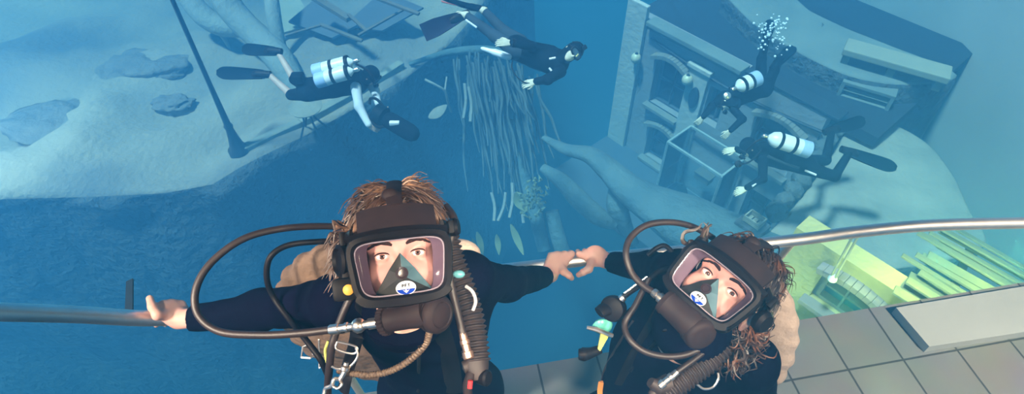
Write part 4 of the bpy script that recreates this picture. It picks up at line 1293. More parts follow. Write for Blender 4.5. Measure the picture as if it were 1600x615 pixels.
# hose fitting
fa, fb_ = P(515, 515, 1.115), P(596, 503, 1.10); fd = (fb_ - fa).normalized(); fl_ = (fb_ - fa).length
MB().lathe(fa, fd, [(0, .0085), (.002, .0095), (.018, .0095), (.019, .0075), (.030, .0075), (.031, .0092), (.036, .0092), (.037, .0070), (.046, .0070), (.047, .010), (.053, .0135), (.060, .0135), (.066, .010), (.067, .0075), (.075, .0075), (.076, .010), (fl_ * .92, .010), (fl_ * .93, .013), (fl_, .013)], 18).build('hose_fitting', M_chrome, rg)
# hoses
hook(d1, [P(545, 356, 1.32), P(505, 353, 1.30), P(440, 357, 1.26), P(380, 373, 1.22), P(330, 410, 1.19), P(306, 452, 1.17), P(310, 492, 1.16), P(345, 518, 1.15), P(410, 523, 1.13), P(470, 520, 1.12), fa + fd * .004], .0072, M_hose, 'supply_hose', 14, 12)
hook(d1, [P(545, 377, 1.36), P(500, 377, 1.34), P(450, 383, 1.33), P(422, 402, 1.32), P(417, 435, 1.33), P(428, 465, 1.35), P(452, 498, 1.33), P(476, 528, 1.28), P(500, 560, 1.26), P(512, 585, 1.28)], .0066, M_rub, 'inflator_hose', 12, 10)
hook(d1, [P(560, 440, 1.20), P(545, 470, 1.19), P(530, 505, 1.19), P(519, 540, 1.19), P(514, 580, 1.21), P(512, 612, 1.24), P(512, 640, 1.26)], .0078, M_hose, 'shoulder_hose', 12, 10)
sp = spline([P(672, 516, 1.13), P(664, 538, 1.14), P(640, 562, 1.16), P(610, 579, 1.17), P(580, 585, 1.18), P(550, 583, 1.19), P(528, 578, 1.20)], 40)
rr = [.0062 + .0009 * math.sin(i * 1.1) for i in range(len(sp))]
MB().tube(sp, rr, 12).build('braided_hose', mat('braided_hose', (0.14, 0.09, 0.055), .55, col2=(.06, .035, .022), scale=160, spread=.3), d1)
hook(d1, [P(697, 322, 1.22), P(708, 338, 1.20), P(711, 356, 1.19), P(703, 378, 1.18), P(700, 410, 1.18), P(706, 450, 1.18), P(718, 500, 1.17), P(728, 540, 1.16)], .0078, M_hose, 'mask_hose', 12, 10, end=(mat('copper_metal', (0.75, 0.42, 0.28), .3, .9), .008, .05))
MB().lathe(P(706, 355, 1.185), RGT + TC * .2, [(-.009, .006), (-.004, .012), (.004, .012), (.009, .006)], 14).build('hose_clip', M_chrome, d1)
ribbed(None, [P(697, 372, 1.26), P(707, 410, 1.25), P(722, 450, 1.24), P(735, 495, 1.22), P(742, 540, 1.20), P(745, 565, 1.19)], 0.0255, .0105, .0030, 'corrugated_hose', M_corr, d1)
# inflator head at its end
ih = empty('power_inflator', Vector((0, 0, 0))); ih.location = P(742, 575, 1.18) - d1.location; ih.parent = d1
MB().tube([P(744, 556, 1.195), P(743, 572, 1.185), P(748, 592, 1.18)], [.024, .026, .018], 16).tube([P(740, 568, 1.18), P(724, 574, 1.175)], [.015, .012], 12).build('valve_body', M_corr, ih)
MB().lathe(P(748, 588, 1.18), P(760, 590, 1.17) - P(748, 588, 1.18), [(0, .014), (.02, .016), (.024, .012)], 16).build('button', M_rub, ih)
MB().tube([P(737, 582, 1.17), P(730, 600, 1.165), P(731, 618, 1.165)], [.010, .009, .009], 12).build('oral_tube', M_flap, ih)
MB().tube([P(735, 594, 1.150), P(734, 606, 1.150)], .005, 8).build('red_cap', mat('red_plastic', (.6, .03, .03), .4), ih)
sp = spline([P(728, 447, 1.21), P(738, 455, 1.20), P(743, 470, 1.195), P(739, 484, 1.20)], 6)
MB().tube(sp, .0035, 8).build('pull_ring', M_white, d1)
MB().ball(P(717, 428, 1.19), (.012, .008, .008)).build('dump_valve', mat('teal_valve', (.12, .35, .38), .3), d1)
MB().ball(P(716, 398, 1.46), (.055, .035, .045), None, 20, 14).build('shoulder_pad', M_bag2, d1)
# chest harness, buckle, yellow button and clips
bs = bvh_of(suit1)
def on1(px, py, l=.012): return on_surf(bs, px, py, l, 1.33)
MB().tube(spline([on1(572, 470), on1(560, 520), on1(545, 570), on1(536, 612)], 6), .022, 8, flat=.22, up=TC).build('harness_strap', M_rub, d1)
MB().tube(spline([on1(668, 470), on1(690, 520), on1(704, 570), on1(710, 612)], 6), .022, 8, flat=.22, up=TC).build('harness_strap', M_rub, d1)
MB().tube(spline([on1(655, 540, .002), on1(654, 580, .002), on1(653, 612, .002)], 6), .0045, 8, flat=.5, up=TC).build('zip', M_rub, d1)
cm = P(545, 452, 1.06)
MB().box(cm - TC * .012, (.062, .040, .026), F1.M, .009).build('comm_unit', M_rub, d1)
MB().lathe(cm, TC, [(0, .0095), (.004, .0095), (.007, .006)], 18).build('button', M_yel, d1)
def wire(name, pix, r, m, root, closed=False, d=1.2):
    pts = [P(x, y, d if len(q_) == 0 else q_[0]) for x, y, *q_ in pix]
    if closed: pts.append(pts[0])
    return MB().tube(spline(pts, 8), r, 8).build(name, m, root)
wire('buckle', [(527, 533), (556, 541), (553, 552), (526, 545), (527, 533)], .0022, M_chrome, d1, d=1.185)
wire('d_ring', [(556, 543), (559, 556), (548, 571), (530, 576), (518, 572)], .0026, M_chrome, d1, d=1.18)
bsn = MB().tube(spline([P(541, 566, 1.175), P(538, 580, 1.175), P(531, 592, 1.175)], 5), [.005] * 11, 8)
bsn.lathe(P(541, 570, 1.175), P(538, 582, 1.175) - P(541, 570, 1.175), [(0, .005), (.003, .009), (.009, .009), (.012, .005)], 12)
bsn.tube(spline([P(531, 592, 1.175), P(522, 592, 1.17), P(518, 602, 1.17), P(509, 606, 1.175), P(506, 616, 1.175)], 5), .004, 8)
bsn.tube(spline([P(531, 592, 1.175), P(534, 600, 1.17), P(528, 606, 1.17), P(520, 603, 1.17)], 5), .003, 8)
bsn.build('bolt_snap', M_chrome, d1)
wire('lime_cord', [(513, 532), (508, 548), (511, 566)], .003, M_lime, d1, d=1.25)
# air bladder and cylinder on the back
bc = P(592, 500, 1.63)
fl = Field(bc - Vector((.36, .22, .42)), bc + Vector((.36, .22, .42)), .010)
fl.ell(bc, (.250, .060, .32), None, .02)
for k in range(26):
    g = 2 * math.pi * k / 26
    fl.cap(bc + Vector((.215 * math.cos(g), 0, .275 * math.sin(g))), bc + Vector((.240 * math.cos(g), 0, .305 * math.sin(g))), .030, .022, .03)
v, f = fl.mesh(); mb = MB(); mb.add(v, f); bag1 = mb.build('air_bladder', M_bag, d1)
bb = bvh_of(bag1)
def on2(px, py): return on_surf(bb, px, py, .003, 1.5)
lt = MB()
for st_ in ([(473, 541), (471, 558), (484, 559), (494, 553)], [(473, 541), (482, 537), (488, 543), (489, 553)], [(498, 530), (499, 553), (499, 574)]):
    lt.tube([on2(*q) for q in st_], .0022, 6)
lt.build('lettering', M_white, d1)
MB().lathe(bc + Vector((.03, .14, -.75)), (0, 0, 1), [(0, .07), (.03, .085), (.52, .085), (.58, .07), (.62, .035), (.66, .025), (.70, .025)], 28).build('air_cylinder', mat('grey_cylinder', (.45, .47, .50), .35, .4), d1)
MB().box(bc + Vector((.03, .14, -.03)), (.07, .06, .05), None, .012).build('first_stage', M_chrome, d1)
# ================================================================= diver two
E2 = P(1124, 441, 1.27)
F2 = face_frame(E2, -42, -13, 9)
N2 = P(1078, 492, 1.43)
hip2 = P(985, 690, 1.78)
U2 = (N2 - hip2).normalized()
S2 = P(1150, 560, 1.45) - P(1050, 440, 1.45); S2 = (S2 - U2 * S2.dot(U2)).normalized()
B2 = S2.cross(U2).normalized()
if B2.dot(TC) > 0: B2 = -B2                              # out of her back
M2 = Matrix((S2, B2, U2)).transposed()
d2 = empty('person', Vector((hip2.x + .03, hip2.y, 0)), 'person in navy wetsuit and tilted mask, dark hair, one hand on the rail', 'person')
sL2, eL2, wL2 = P(1062, 432, 1.43), P(1016, 420, 1.74), P(949, 408, 1.925)
sR2 = N2 + S2 * .165 - U2 * .07 + B2 * .03
eR2, wR2 = sR2 + Vector((.10, .02, -.26)), sR2 + Vector((.12, -.10, -.48))
chest = N2 - U2 * .19 + B2 * .03
belly = N2 - U2 * .36 + B2 * .02
segs = [(sL2, eL2, .058, .046), (eL2, wL2, .045, .030), (sR2, eR2, .058, .046), (eR2, wR2, .045, .030), (N2 - U2 * .05 + B2 * .02, sL2, .06, .06), (N2 - U2 * .05 + B2 * .02, sR2, .06, .06)]
for s in (-1, 1):
    h = hip2 + S2 * s * .085; kn = Vector((h.x + .03 * s, h.y - .03, .48)); an = Vector((h.x + s * .05, h.y, .09))
    segs += [(h, kn, .086, .058), (kn, an, .056, .042), (an + Vector((0, .03, -.04)), an + Vector((0, -.16, -.055)), .036, .028)]
ells = [(chest, (.160, .115, .18), M2), (belly, (.145, .105, .17), M2), (hip2, (.16, .115, .14), M2)]
h2 = rail_hand(921, wL2 + UPV * .004 - RGT * .012, .0215, 46, -1, [(920, 420, 1.885), (911, 425, 1.885), (904, 429, 1.90)])
h2.cap(wL2 - (wL2 - eL2).normalized() * .05, wL2 + (wL2 - eL2).normalized() * .012, .025, .024, .012)
h3 = Field(wR2 - Vector((.14, .14, .24)), wR2 + Vector((.14, .14, .08)), .0026)
dn = (wR2 - eR2).normalized(); sx = dn.cross(Vector((0, 1, 0))).normalized()
ks = [wR2 + dn * .085 + sx * (i - 1.5) * .02 for i in range(4)]
cu = [[k + dn * .04 * q + Vector((0, -.012, 0)), k + dn * .065 * q + Vector((0, -.03, 0)), k + dn * .08 * q + Vector((0, -.05, 0))] for k, q in zip(ks, (.95, 1.05, 1.0, .8))]
hand(h3, wR2, ks, cu, [wR2 + dn * .03 - sx * .02, wR2 + dn * .06 - sx * .045, wR2 + dn * .09 - sx * .052, wR2 + dn * .11 - sx * .05], Matrix((sx, dn, sx.cross(dn))).transposed())
h3.cap(wR2 - dn * .05, wR2, .025, .024, .012)
person_body(d2, segs, ells, F2, N2, [h2, h3], nsink=B2 * .05 - U2 * .06)
suit2 = person_suit(d2, segs, ells, N2, [(eL2, wL2), (eR2, wR2)], M_suit, collar=(N2 - U2 * .06 + B2 * .05, F2(0, -.100, -.014), .090))
add_face_parts(F2, d2, CAM)
random.seed(31)
lk = []
lk = combed(F2, 420, 33, 0, .16, .014, 20, 60, (.0024, .0050), z1=.068, part=6, bias=.15)
lk += combed(F2, 110, 34, 0, .40, .020, 20, 45, (.0014, .0026), z1=.04, bias=.2)
random.seed(35)
for i in range(300):
    # the long mass drifting off the back of the head, towards the deck
    t = random.random()
    rt = F2(.045 + random.uniform(-.05, .035), -.02 + random.uniform(-.06, .05), -.085 + random.uniform(-.02, .05))
    tx = random.triangular(1100, 1212, 1175); ty = random.uniform(500, 590) if tx < 1170 else random.uniform(478, 560)
    d_ = 1.36 + random.uniform(-.05, .06)
    tp = P(tx, ty, d_)
    pts = [rt]
    ph = random.uniform(0, 6.28); nn = 6
    for k in range(1, nn + 1):
        s_ = k / nn
        q = rt.lerp(tp, s_) + F2.X * (.030 * math.sin(math.pi * s_) * random.uniform(.3, 1)) + F2.Y * -.012 * math.sin(math.pi * s_)
        q += (RGT * math.cos(ph + 8 * s_) + UPV * math.sin(ph + 8 * s_)) * .011 * s_
        pts.append(q)
    lk.append((pts, random.uniform(.0026, .0050)))
for pix in ([(1100, 384), (1094, 372), (1100, 360), (1107, 346)], [(1104, 384), (1104, 368), (1106, 356), (1100, 347)], [(1098, 386), (1082, 376), (1074, 382), (1066, 374), (1070, 362), (1088, 358), (1098, 350)], [(1096, 388), (1076, 384), (1066, 392), (1062, 406), (1066, 420)], [(1094, 390), (1078, 388), (1070, 398)], [(1102, 380), (1099, 366), (1108, 352), (1112, 352)]):
    for j in range(4):
        lk.append(([P(x + random.uniform(-2, 2), y + random.uniform(-2, 2), 1.34) for x, y in pix], random.uniform(.0024, .0040)))
hair_mesh(F2, d2, M_hair2, lk)
full_mask(F2, d2)
mk2 = [o for o in d2.children if o.name.startswith('full_face_mask')][0]
MB().lathe(F2(.094, .002, .03), F2.X + F2.Z * .3, [(0, .022), (.014, .026), (.022, .020)], 20).build('ear_module', M_rub, mk2)
# regulator
rg = empty('regulator', Vector((0, 0, 0))); rg.location = P(1075, 500, 1.22) - d2.location; rg.parent = d2
ra, rb = P(1036, 468, 1.25), P(1082, 508, 1.215); ad = (rb - ra).normalized()
MB().lathe(ra, ad, [(0, .024), (.010, .027), (.014, .025), (.05, .028), (.075, .030), (.085, .026)], 28).build('barrel', M_flap, rg)
pc = P(1090, 517, 1.215); pdir = (RGT * .25 + TC * .85 - UPV * .45).normalized()
MB().lathe(pc - pdir * .022, pdir, [(0, .026), (.005, .032), (.012, .034), (.026, .034), (.0265, .032), (.029, .032), (.0295, .034), (.036, .0335), (.041, .030), (.044, .023), (.043, .020), (.045, .012), (.045, .002)], 36).build('purge_cover', M_flap, rg)
MB().tube([F2(.0, -.088, .090), P(1078, 488, 1.235), P(1086, 506, 1.225)], [.026, .026, .024], 16).build('neck', M_rub, rg)
fa, fb_ = P(1021, 456, 1.27), P(1038, 470, 1.25); fd = (fb_ - fa).normalized(); L_ = (fb_ - fa).length
MB().lathe(fa, fd, [(0, .009), (.004, .0095), (.010, .0095), (.011, .0075), (.016, .0075), (.017, .011), (.024, .011), (L_, .010)], 16).build('hose_fitting', M_chrome, rg)
# hoses
hook(d2, [P(1115, 372, 1.40), P(1085, 355, 1.39), P(1050, 347, 1.37), P(1012, 351, 1.35), P(986, 370, 1.33), P(978, 395, 1.31), P(986, 424, 1.30), P(1003, 444, 1.285), fa + fd * .004], .0072, M_hose, 'supply_hose', 14, 12)
hook(d2, [P(1014, 434, 1.36), P(992, 478, 1.34), P(976, 505, 1.33), P(984, 530, 1.31), P(1006, 548, 1.30), P(1036, 556, 1.29), P(1066, 555, 1.28), P(1092, 546, 1.28)], .0070, M_hose, 'inflator_hose', 12, 10)
hook(d2, [P(1052, 395, 1.42), P(1040, 384, 1.42), P(1028, 386, 1.42), P(1012, 398, 1.43)], .0058, M_rub, 'loop_hose', 10, 8)
hook(d2, [P(1052, 420, 1.38), P(1030, 424, 1.38), P(1008, 440, 1.37), P(985, 455, 1.36), P(968, 468, 1.36)], .0070, M_rub, 'octopus_hose', 10, 8, end=(M_chrome, .007, .04))
hook(d2, [P(1180, 462, 1.30), P(1196, 478, 1.31), P(1205, 496, 1.32), P(1196, 512, 1.34)], .0062, M_hose, 'mask_hose', 10, 8)
hook(d2, [P(1062, 405, 1.33), P(1053, 422, 1.31), P(1052, 452, 1.29)], .003, M_flap, 'comm_cable', 8, 6)
ribbed(None, [P(1128, 540, 1.32), P(1108, 563, 1.31), P(1080, 584, 1.30), P(1050, 606, 1.29), P(1030, 624, 1.29)], .0235, .0105, .0028, 'corrugated_hose', M_corr, d2)
hook(d2, [P(1112, 540, 1.29), P(1086, 560, 1.275), P(1064, 576, 1.265), P(1044, 592, 1.265)], .0062, M_hose, 'inflator_tube', 10, 8, end=(M_chrome, .007, .05))
ih = MB().tube([P(1044, 598, 1.285), P(1026, 604, 1.275), P(1016, 596, 1.27)], [.020, .017, .010], 14).tube([P(1030, 602, 1.28), P(1018, 618, 1.275)], [.012, .010], 12)
ih.build('power_inflator', M_corr, d2)
wire('d_ring', [(1089, 600, 1.285), (1100, 607, 1.285), (1114, 604, 1.285), (1122, 592, 1.285), (1122, 582, 1.285)], .0028, M_chrome, d2)
wire('clip', [(1011, 432, 1.345), (1000, 440, 1.345), (986, 450, 1.345), (975, 458, 1.345)], .003, M_chrome, d2)
bs2 = bvh_of(suit2)
def on3(px, py, l=.006): return on_surf(bs2, px, py, l, 1.45)
MB().tube(spline([on3(1040, 470), on3(1010, 520), on3(985, 565), on3(968, 600)], 6), .014, 8, flat=.25, up=TC).build('harness_strap', M_rub, d2)
MB().tube(spline([on3(1040, 515, .003), on3(1015, 545, .003), on3(985, 580, .003)], 6), .006, 8, flat=.4, up=TC).build('chest_strap', M_rub, d2)
MB().tube(spline([on3(990, 500, .002), on3(965, 540, .002), on3(944, 580, .002), on3(940, 612, .002)], 6), .004, 8, flat=.5, up=TC).build('seam_piping', M_hose, d2)
MB().tube(spline([on3(942, 596, .004), on3(940, 612, .004), on3(944, 630, .004)], 4), .012, 8, flat=.4, up=TC).build('orange_patch', mat('orange_patch', (.55, .20, .03), .6), d2)
# spare regulator and light at her side
oc = empty('spare_regulator', Vector((0, 0, 0))); oc.location = P(958, 480, 1.36) - d2.location; oc.parent = d2
MB().lathe(P(962, 480, 1.375), TC * .8 - RGT * .5, [(0, .022), (.006, .029), (.018, .030), (.026, .027), (.030, .018), (.030, .002)], 24).build('purge_cover', M_rub, oc)
MB().tube([P(950, 482, 1.36), P(942, 484, 1.35), P(936, 488, 1.345)], [.016, .016, .014], 12, flat=.7).build('mouthpiece', M_rub, oc)
MB().lathe(P(968, 470, 1.355), P(974, 464, 1.355) - P(968, 470, 1.355), [(0, .006), (.004, .009), (.012, .009), (.014, .006)], 12).build('swivel', M_chrome, oc)
tl = empty('dive_torch', Vector((0, 0, 0))); tl.location = P(940, 520, 1.40) - d2.location; tl.parent = d2
MB().lathe(P(940, 502, 1.42), P(943, 517, 1.40) - P(940, 502, 1.42), [(-.002, .010), (.006, .020), (.012, .024), (.020, .020), (.024, .010)], 20).build('lens_head', mat('green_glass', (.15, .50, .38), .2, col2=(.08, .35, .30)), tl)
MB().tube([P(917, 511, 1.385), P(932, 514, 1.385), P(946, 520, 1.385), P(957, 524, 1.39)], [.004, .006, .006, .005], 8).build('clip_arm', M_chrome, tl)
MB().prism([P(939, 520, 1.39), P(953, 522, 1.39), P(938, 548, 1.39), P(934, 545, 1.39)], FWD * .008).build('tag_strap', M_lime, tl, False)
MB().tube(spline([P(938, 545, 1.41), P(925, 550, 1.405), P(912, 553, 1.40), P(904, 553, 1.40)], 5), lerps([.010, .012, .016, .012], 16), 12).build('handle', M_rub, tl)
# bladder and cylinder on her back
bc = chest + B2 * .17 + S2 * .075 - U2 * .04
lo_ = bc - Vector((.42,) * 3); fl = Field(lo_, bc + Vector((.42,) * 3), .011)
fl.ell(bc, (.185, .055, .29), M2, .02)
for k in range(26):
    g = 2 * math.pi * k / 26
    fl.cap(bc + S2 * .15 * math.cos(g) + U2 * .245 * math.sin(g), bc + S2 * .172 * math.cos(g) + U2 * .275 * math.sin(g), .030, .022, .03)
v, f = fl.mesh(); mb = MB(); mb.add(v, f); mb.build('air_bladder', M_bag2, d2)
MB().lathe(bc + B2 * .14 - U2 * .62, U2, [(0, .07), (.03, .085), (.52, .085), (.58, .07), (.62, .035), (.66, .025), (.70, .025)], 28).build('air_cylinder', mat('grey_cylinder', (.45, .47, .50)), d2)
# ------------------------------------------------------------------ swimming divers
M_black = mat('black_neoprene', (0.0030, 0.0060, 0.0120), 0.8, col2=(0.0018, 0.0035, 0.0075), scale=7, spec=0.05)
M_haze_gear = mat('haze_and_gear_grey', (0.030, 0.045, 0.060), 0.8, col2=(0.018, 0.028, 0.04), scale=7, spec=0.1)
M_tank = mat('white_cylinder', (0.62, 0.64, 0.64), 0.35, col2=(0.52, 0.55, 0.56), scale=6)
M_boot = mat('pale_blue_boot', (0.30, 0.42, 0.60), 0.5)
M_rash = mat('white_rash_guard', (0.42, 0.46, 0.48), 0.8, col2=(0.34, 0.38, 0.40), scale=9)
M_fskin = mat('tanned_skin', (0.42, 0.30, 0.24), 0.6)
M_glove = mat('cream_glove', (0.48, 0.46, 0.34), 0.7)
M_fin = mat('fin_rubber', (0.0035, 0.0100, 0.0180), 0.6, col2=(0.002, 0.006, 0.011), scale=5, spec=0.06)
M_finp = mat('dark_plum_fin', (0.016, 0.010, 0.026), 0.6, col2=(0.010, 0.006, 0.016), scale=5, spec=0.06)
M_mglass = mat('mask_lens', (0.05, 0.08, 0.10), 0.12)

def PJ(t): return P(*t)
def far_hand(fl, wr, d, up, s=1.0, curl=.5, thumb=1):
    d = Vector(d).normalized(); sx = d.cross(Vector(up)).normalized(); nn = sx.cross(d)
    ks = [wr + d * .085 * s + sx * (i - 1.5) * .021 * s for i in range(4)]
    cu = []
    for i, k in enumerate(ks):
        l = (.95, 1.05, 1.0, .8)[i] * s
        cu.append([k + (d * .038 - nn * .012 * curl * 2) * l, k + (d * .062 - nn * .034 * curl * 2) * l, k + (d * .074 - nn * .058 * curl * 2) * l])
    hand(fl, wr, ks, cu, [wr + d * .03 * s + sx * thumb * .02, wr + d * .06 * s + sx * thumb * .045 - nn * .01, wr + d * .085 * s + sx * thumb * .055 - nn * .02, wr + d * .105 * s + sx * thumb * .052 - nn * .03], Matrix((sx, d, nn)).transposed(), r=.0095)

def swimmer(label, head, face, crown, caps, hands, clothes, skin, feet=None, group=None):
    """caps: name -> (a, b, ra, rb); clothes: list of (part, material, cap names, thickness)."""
    C = {k: (PJ(v[0]), PJ(v[1]), v[2], v[3]) for k, v in caps.items()}
    hp_ = PJ(head)
    root = empty('person', C['torso'][1] if 'torso' in C else hp_, label, 'person', group)
    allp = [p for v in C.values() for p in v[:2]] + [hp_]
    lo = Vector([min(p[i] for p in allp) - .25 for i in range(3)]); hi = Vector([max(p[i] for p in allp) + .25 for i in range(3)])
    fl = Field(lo, hi, .011)
    for a, b, ra, rb in C.values(): fl.cap(a, b, ra - .004, rb - .004, .035)
    Z = Vector(face).normalized(); Y = Vector(crown); Y = (Y - Z * Y.dot(Z)).normalized(); X = Y.cross(Z)
    F = Frame(hp_, X, Y, Z)
    mb = MB(); v, f = fl.mesh(); mb.add(v, f)
    hf = Field(hp_ - Vector((.2,) * 3), hp_ + Vector((.2,) * 3), .005)
    hf.ell(F(0, .03, -.012), (.078, .095, .098), F.M, .02); hf.ell(F(0, -.04, .03), (.062, .08, .062), F.M, .03)
    hf.ell(F(0, -.035, .100), (.012, .018, .016), F.M, .012); hf.ell(F(0, -.10, .055), (.024, .018, .018), F.M, .02)
    for s in (-1, 1): hf.ell(F(s * .078, -.01, -.01), (.010, .03, .018), F.M, .006)
    nk = C['neck'][1] if 'neck' in C else C['torso'][0]
    hf.cap(F(0, -.07, -.02), nk, .055, .06, .03)
    v, f = hf.mesh(); mb.add(v, f)
    for (w, d, up, c, th) in hands:
        w = PJ(w); h = Field(w - Vector((.22,) * 3), w + Vector((.22,) * 3), .0045)
        far_hand(h, w, d, up, 1.0, c, th)
        v, f = h.mesh(); mb.add(v, f)
    mb.build('body', skin, root)
    for (nm, m, ks, off) in clothes:
        lo = Vector([min(min(C[k][0][i], C[k][1][i]) for k in ks) - .28 for i in range(3)]); hi = Vector([max(max(C[k][0][i], C[k][1][i]) for k in ks) + .28 for i in range(3)])
        cf = Field(lo, hi, .011)
        for k in ks: cf.cap(C[k][0], C[k][1], C[k][2] + off, C[k][3] + off, .035)
        v, f = cf.mesh(); m_ = MB(); m_.add(v, f); m_.build(nm, m, root)
    return root, F, C

def hood(F, root, m, name='hood'):
    fl = Field(F.O - Vector((.2,) * 3), F.O + Vector((.2,) * 3), .006)
    fl.ell(F(0, .03, -.014), (.088, .105, .106), F.M, .02); fl.ell(F(0, -.05, -.01), (.078, .09, .08), F.M, .04); fl.cap(F(0, -.07, -.02), F(0, -.15, -.04), .075, .085, .03)
    fl.ell(F(0, -.03, .12), (.062, .075, .07), F.M, .01, sub=True)
    v, f = fl.mesh(); mb = MB(); mb.add(v, f); return mb.build(name, m, root)
def dive_mask(F, root, regulator=True):
    mk = empty('dive_mask', Vector((0, 0, 0))); mk.location = F(0, .01, .1) - root.location; mk.parent = root
    mb = MB()
    pts = [F(.075 * math.copysign(abs(math.cos(a)) ** .6, math.cos(a)), .012 + .038 * math.copysign(abs(math.sin(a)) ** .6, math.sin(a)), .098 - 2.6 * (.075 * math.cos(a)) ** 2) for a in [2 * math.pi * k / 28 for k in range(29)]]
    mb.tube(pts, .011, 8, caps=False); mb.build('frame', M_rub, mk)
    vs = [F(0, .012, .106)] + pts[:-1]; mb = MB(); mb.add(vs + [v - F.Z * .01 for v in vs], [[0, k, k % 28 + 1] for k in range(1, 29)] + [[29, 29 + k % 28 + 1, 29 + k] for k in range(1, 29)] + [[k, k % 28 + 1, 29 + k % 28 + 1, 29 + k] for k in range(1, 29)]); mb.build('lens', M_mglass, mk)
    MB().tube(spline([F(-.078, .012, .08), F(-.095, .015, .0), F(0, .03, -.125), F(.095, .015, .0), F(.078, .012, .08)], 6), .012, 8, flat=.3, up=F.Z).build('strap', M_rub, mk)
    if regulator:
        rg = MB().lathe(F(0, -.072, .095), F.Z, [(0, .022), (.015, .03), (.03, .034), (.045, .032), (.055, .022), (.056, .004)], 20)
        rg.tube([F(-.03, -.075, .12), F(.05, -.08, .115)], .016, 10); rg.build('regulator', M_rub, root)
    return mk
def fin(name, m, heel, tip, wdir, w0, w1, root, bend=.04, pocket=.16, square=True, tipm=None):
    """Long fin: foot pocket, ribbed blade."""
    a, b = PJ(heel), PJ(tip); ax = b - a; L = ax.length; ax.normalize()
    w = Vector(wdir); w = (w - ax * w.dot(ax)).normalized(); n = ax.cross(w).normalized()
    mb = MB(); vs = []; fs = []; N = 14
    for k in range(N + 1):
        s = k / N; ww = w0 + (w1 - w0) * min(1, s * 1.5) ** .8
        if not square: ww *= (1 if s < .8 else math.sqrt(max(.12, 1 - ((s - .8) / .2) ** 2)))
        c = a + ax * L * s + n * bend * (s * s)
        th = .014 * (1 - s) + .006
        vs += [c - w * ww + n * th * 1.6, c - w * ww * .6 + n * th * .6, c + w * ww * .6 + n * th * .6, c + w * ww + n * th * 1.6, c + w * ww - n * th * 1.6, c + w * ww * .6 - n * th * .6, c - w * ww * .6 - n * th * .6, c - w * ww - n * th * 1.6]
    for k in range(N):
        for j in range(8): fs.append([k * 8 + j, k * 8 + (j + 1) % 8, k * 8 + 8 + (j + 1) % 8, k * 8 + 8 + j])
    fs += [list(range(8)), [N * 8 + j for j in range(8)][::-1]]
    mb.add(vs, fs)
    o = mb.build(name, m, root)
    p_ = MB().tube(spline([a - ax * .10, a, a + ax * pocket * .6, a + ax * pocket], 5), lerps([.046, .055, .06, .035], 16), 14, flat=.75, up=n); p_.build('foot_pocket', M_rub, o)
    return o
def tank(root, a, b, r, bands=(.3, .75), name='air_cylinder', boot=True):
    a, b = PJ(a), PJ(b); d = (b - a).normalized(); L = (b - a).length
    t = empty(name, Vector((0, 0, 0))); t.location = a - root.location; t.parent = root
    MB().lathe(a, d, [(0, r * .8), (.02, r * .97), (.05, r), (L - .12, r), (L - .06, r * .82), (L - .02, r * .45), (L, r * .25)], 24).build('shell', M_tank, t)
    if boot: MB().lathe(a - d * .015, d, [(0, r * .9), (.01, r * 1.05), (.13, r * 1.05), (.132, r)], 24).build('boot', M_boot, t)
    for s in bands: MB().lathe(a + d * (L * s - .02), d, [(0, r), (.002, r * 1.06), (.04, r * 1.06), (.042, r)], 24).build('band', M_rub, t)
    MB().lathe(b - d * .02, d, [(0, .02), (.03, .024), (.07, .03), (.09, .02)], 12).tube([b + d * .03 - RGT * .05, b + d * .03 + RGT * .05], .014, 8).build('valve', M_chrome, t)
    return t

# ---- scuba diver with the scooter, upper left
D = 7.6
g1, F, C = swimmer('person with bare legs, white sleeves and twin white cylinders, steering a black scooter', (580, 118, D - .1), (.62, -.25, -.55), (.55, -.1, .8),
    dict(neck=((576, 120, D - .08), (566, 123, D), .06, .07), torso=((556, 127, D), (520, 134, D + .05), .15, .135), belly=((520, 134, D + .05), (482, 140, D + .15), .135, .14),
         armn=((556, 136, D - .18), (561, 166, D - .25), .058, .045), foren=((561, 166, D - .25), (576, 194, D - .3), .045, .034),
         armf=((572, 122, D + .15), (586, 142, D + .1), .056, .045), foref=((586, 142, D + .1), (591, 162, D - .05), .045, .034),
         thn=((482, 146, D + .05), (455, 148, D + .38), .085, .062), shn=((455, 148, D + .38), (422, 118, D + .45), .056, .040),
         thf=((482, 135, D + .25), (460, 124, D + .55), .085, .062), shf=((460, 124, D + .55), (437, 86, D + .65), .056, .040)),
    [((577, 196, D - .3), (.75, .1, -.65), (-.3, -.6, .7), .5, -1), ((591, 163, D - .05), (.5, .1, -.8), (-.3, -.6, .7), .7, 1)],
    [('vest', M_black, ['torso', 'belly'], .012), ('shorts', M_black, ['belly', 'thn', 'thf'], .010), ('sleeve', M_rash, ['armn', 'foren'], .008), ('sleeve', M_rash, ['armf', 'foref'], .008)], M_fskin)
hood(F, g1, M_black); dive_mask(F, g1)
tank(g1, (492, 112, D - .22), (552, 96, D - .28), .088, (.45, .85)); tank(g1, (496, 126, D - .30), (552, 110, D - .36), .088, (.45, .85))
MB().box(PJ((465, 122, D - .05)), (.16, .13, .12), None, .03).build('weight_pouch', M_black, g1)
fin('swim_fin', M_fin, (412, 116, D + .45), (337, 113, D + .55), UPV, .055, .085, g1, .02, square=False)
fin('swim_fin', M_fin, (430, 80, D + .65), (377, 76, D + .75), UPV, .055, .080, g1, .02, square=False)
hook(g1, [PJ((556, 100, D - .3)), PJ((572, 108, D - .3)), PJ((582, 120, D - .3)), PJ((586, 126, D - .2))], .014, M_rub, 'regulator_hose', 8)
a, b = PJ((602, 184, D - .27)), PJ((653, 214, D - .36)); d = (b - a).normalized(); L = (b - a).length
sc = empty('underwater_scooter', (a + b) / 2, 'black torpedo shaped underwater scooter held by the diver with white sleeves', 'underwater scooter')
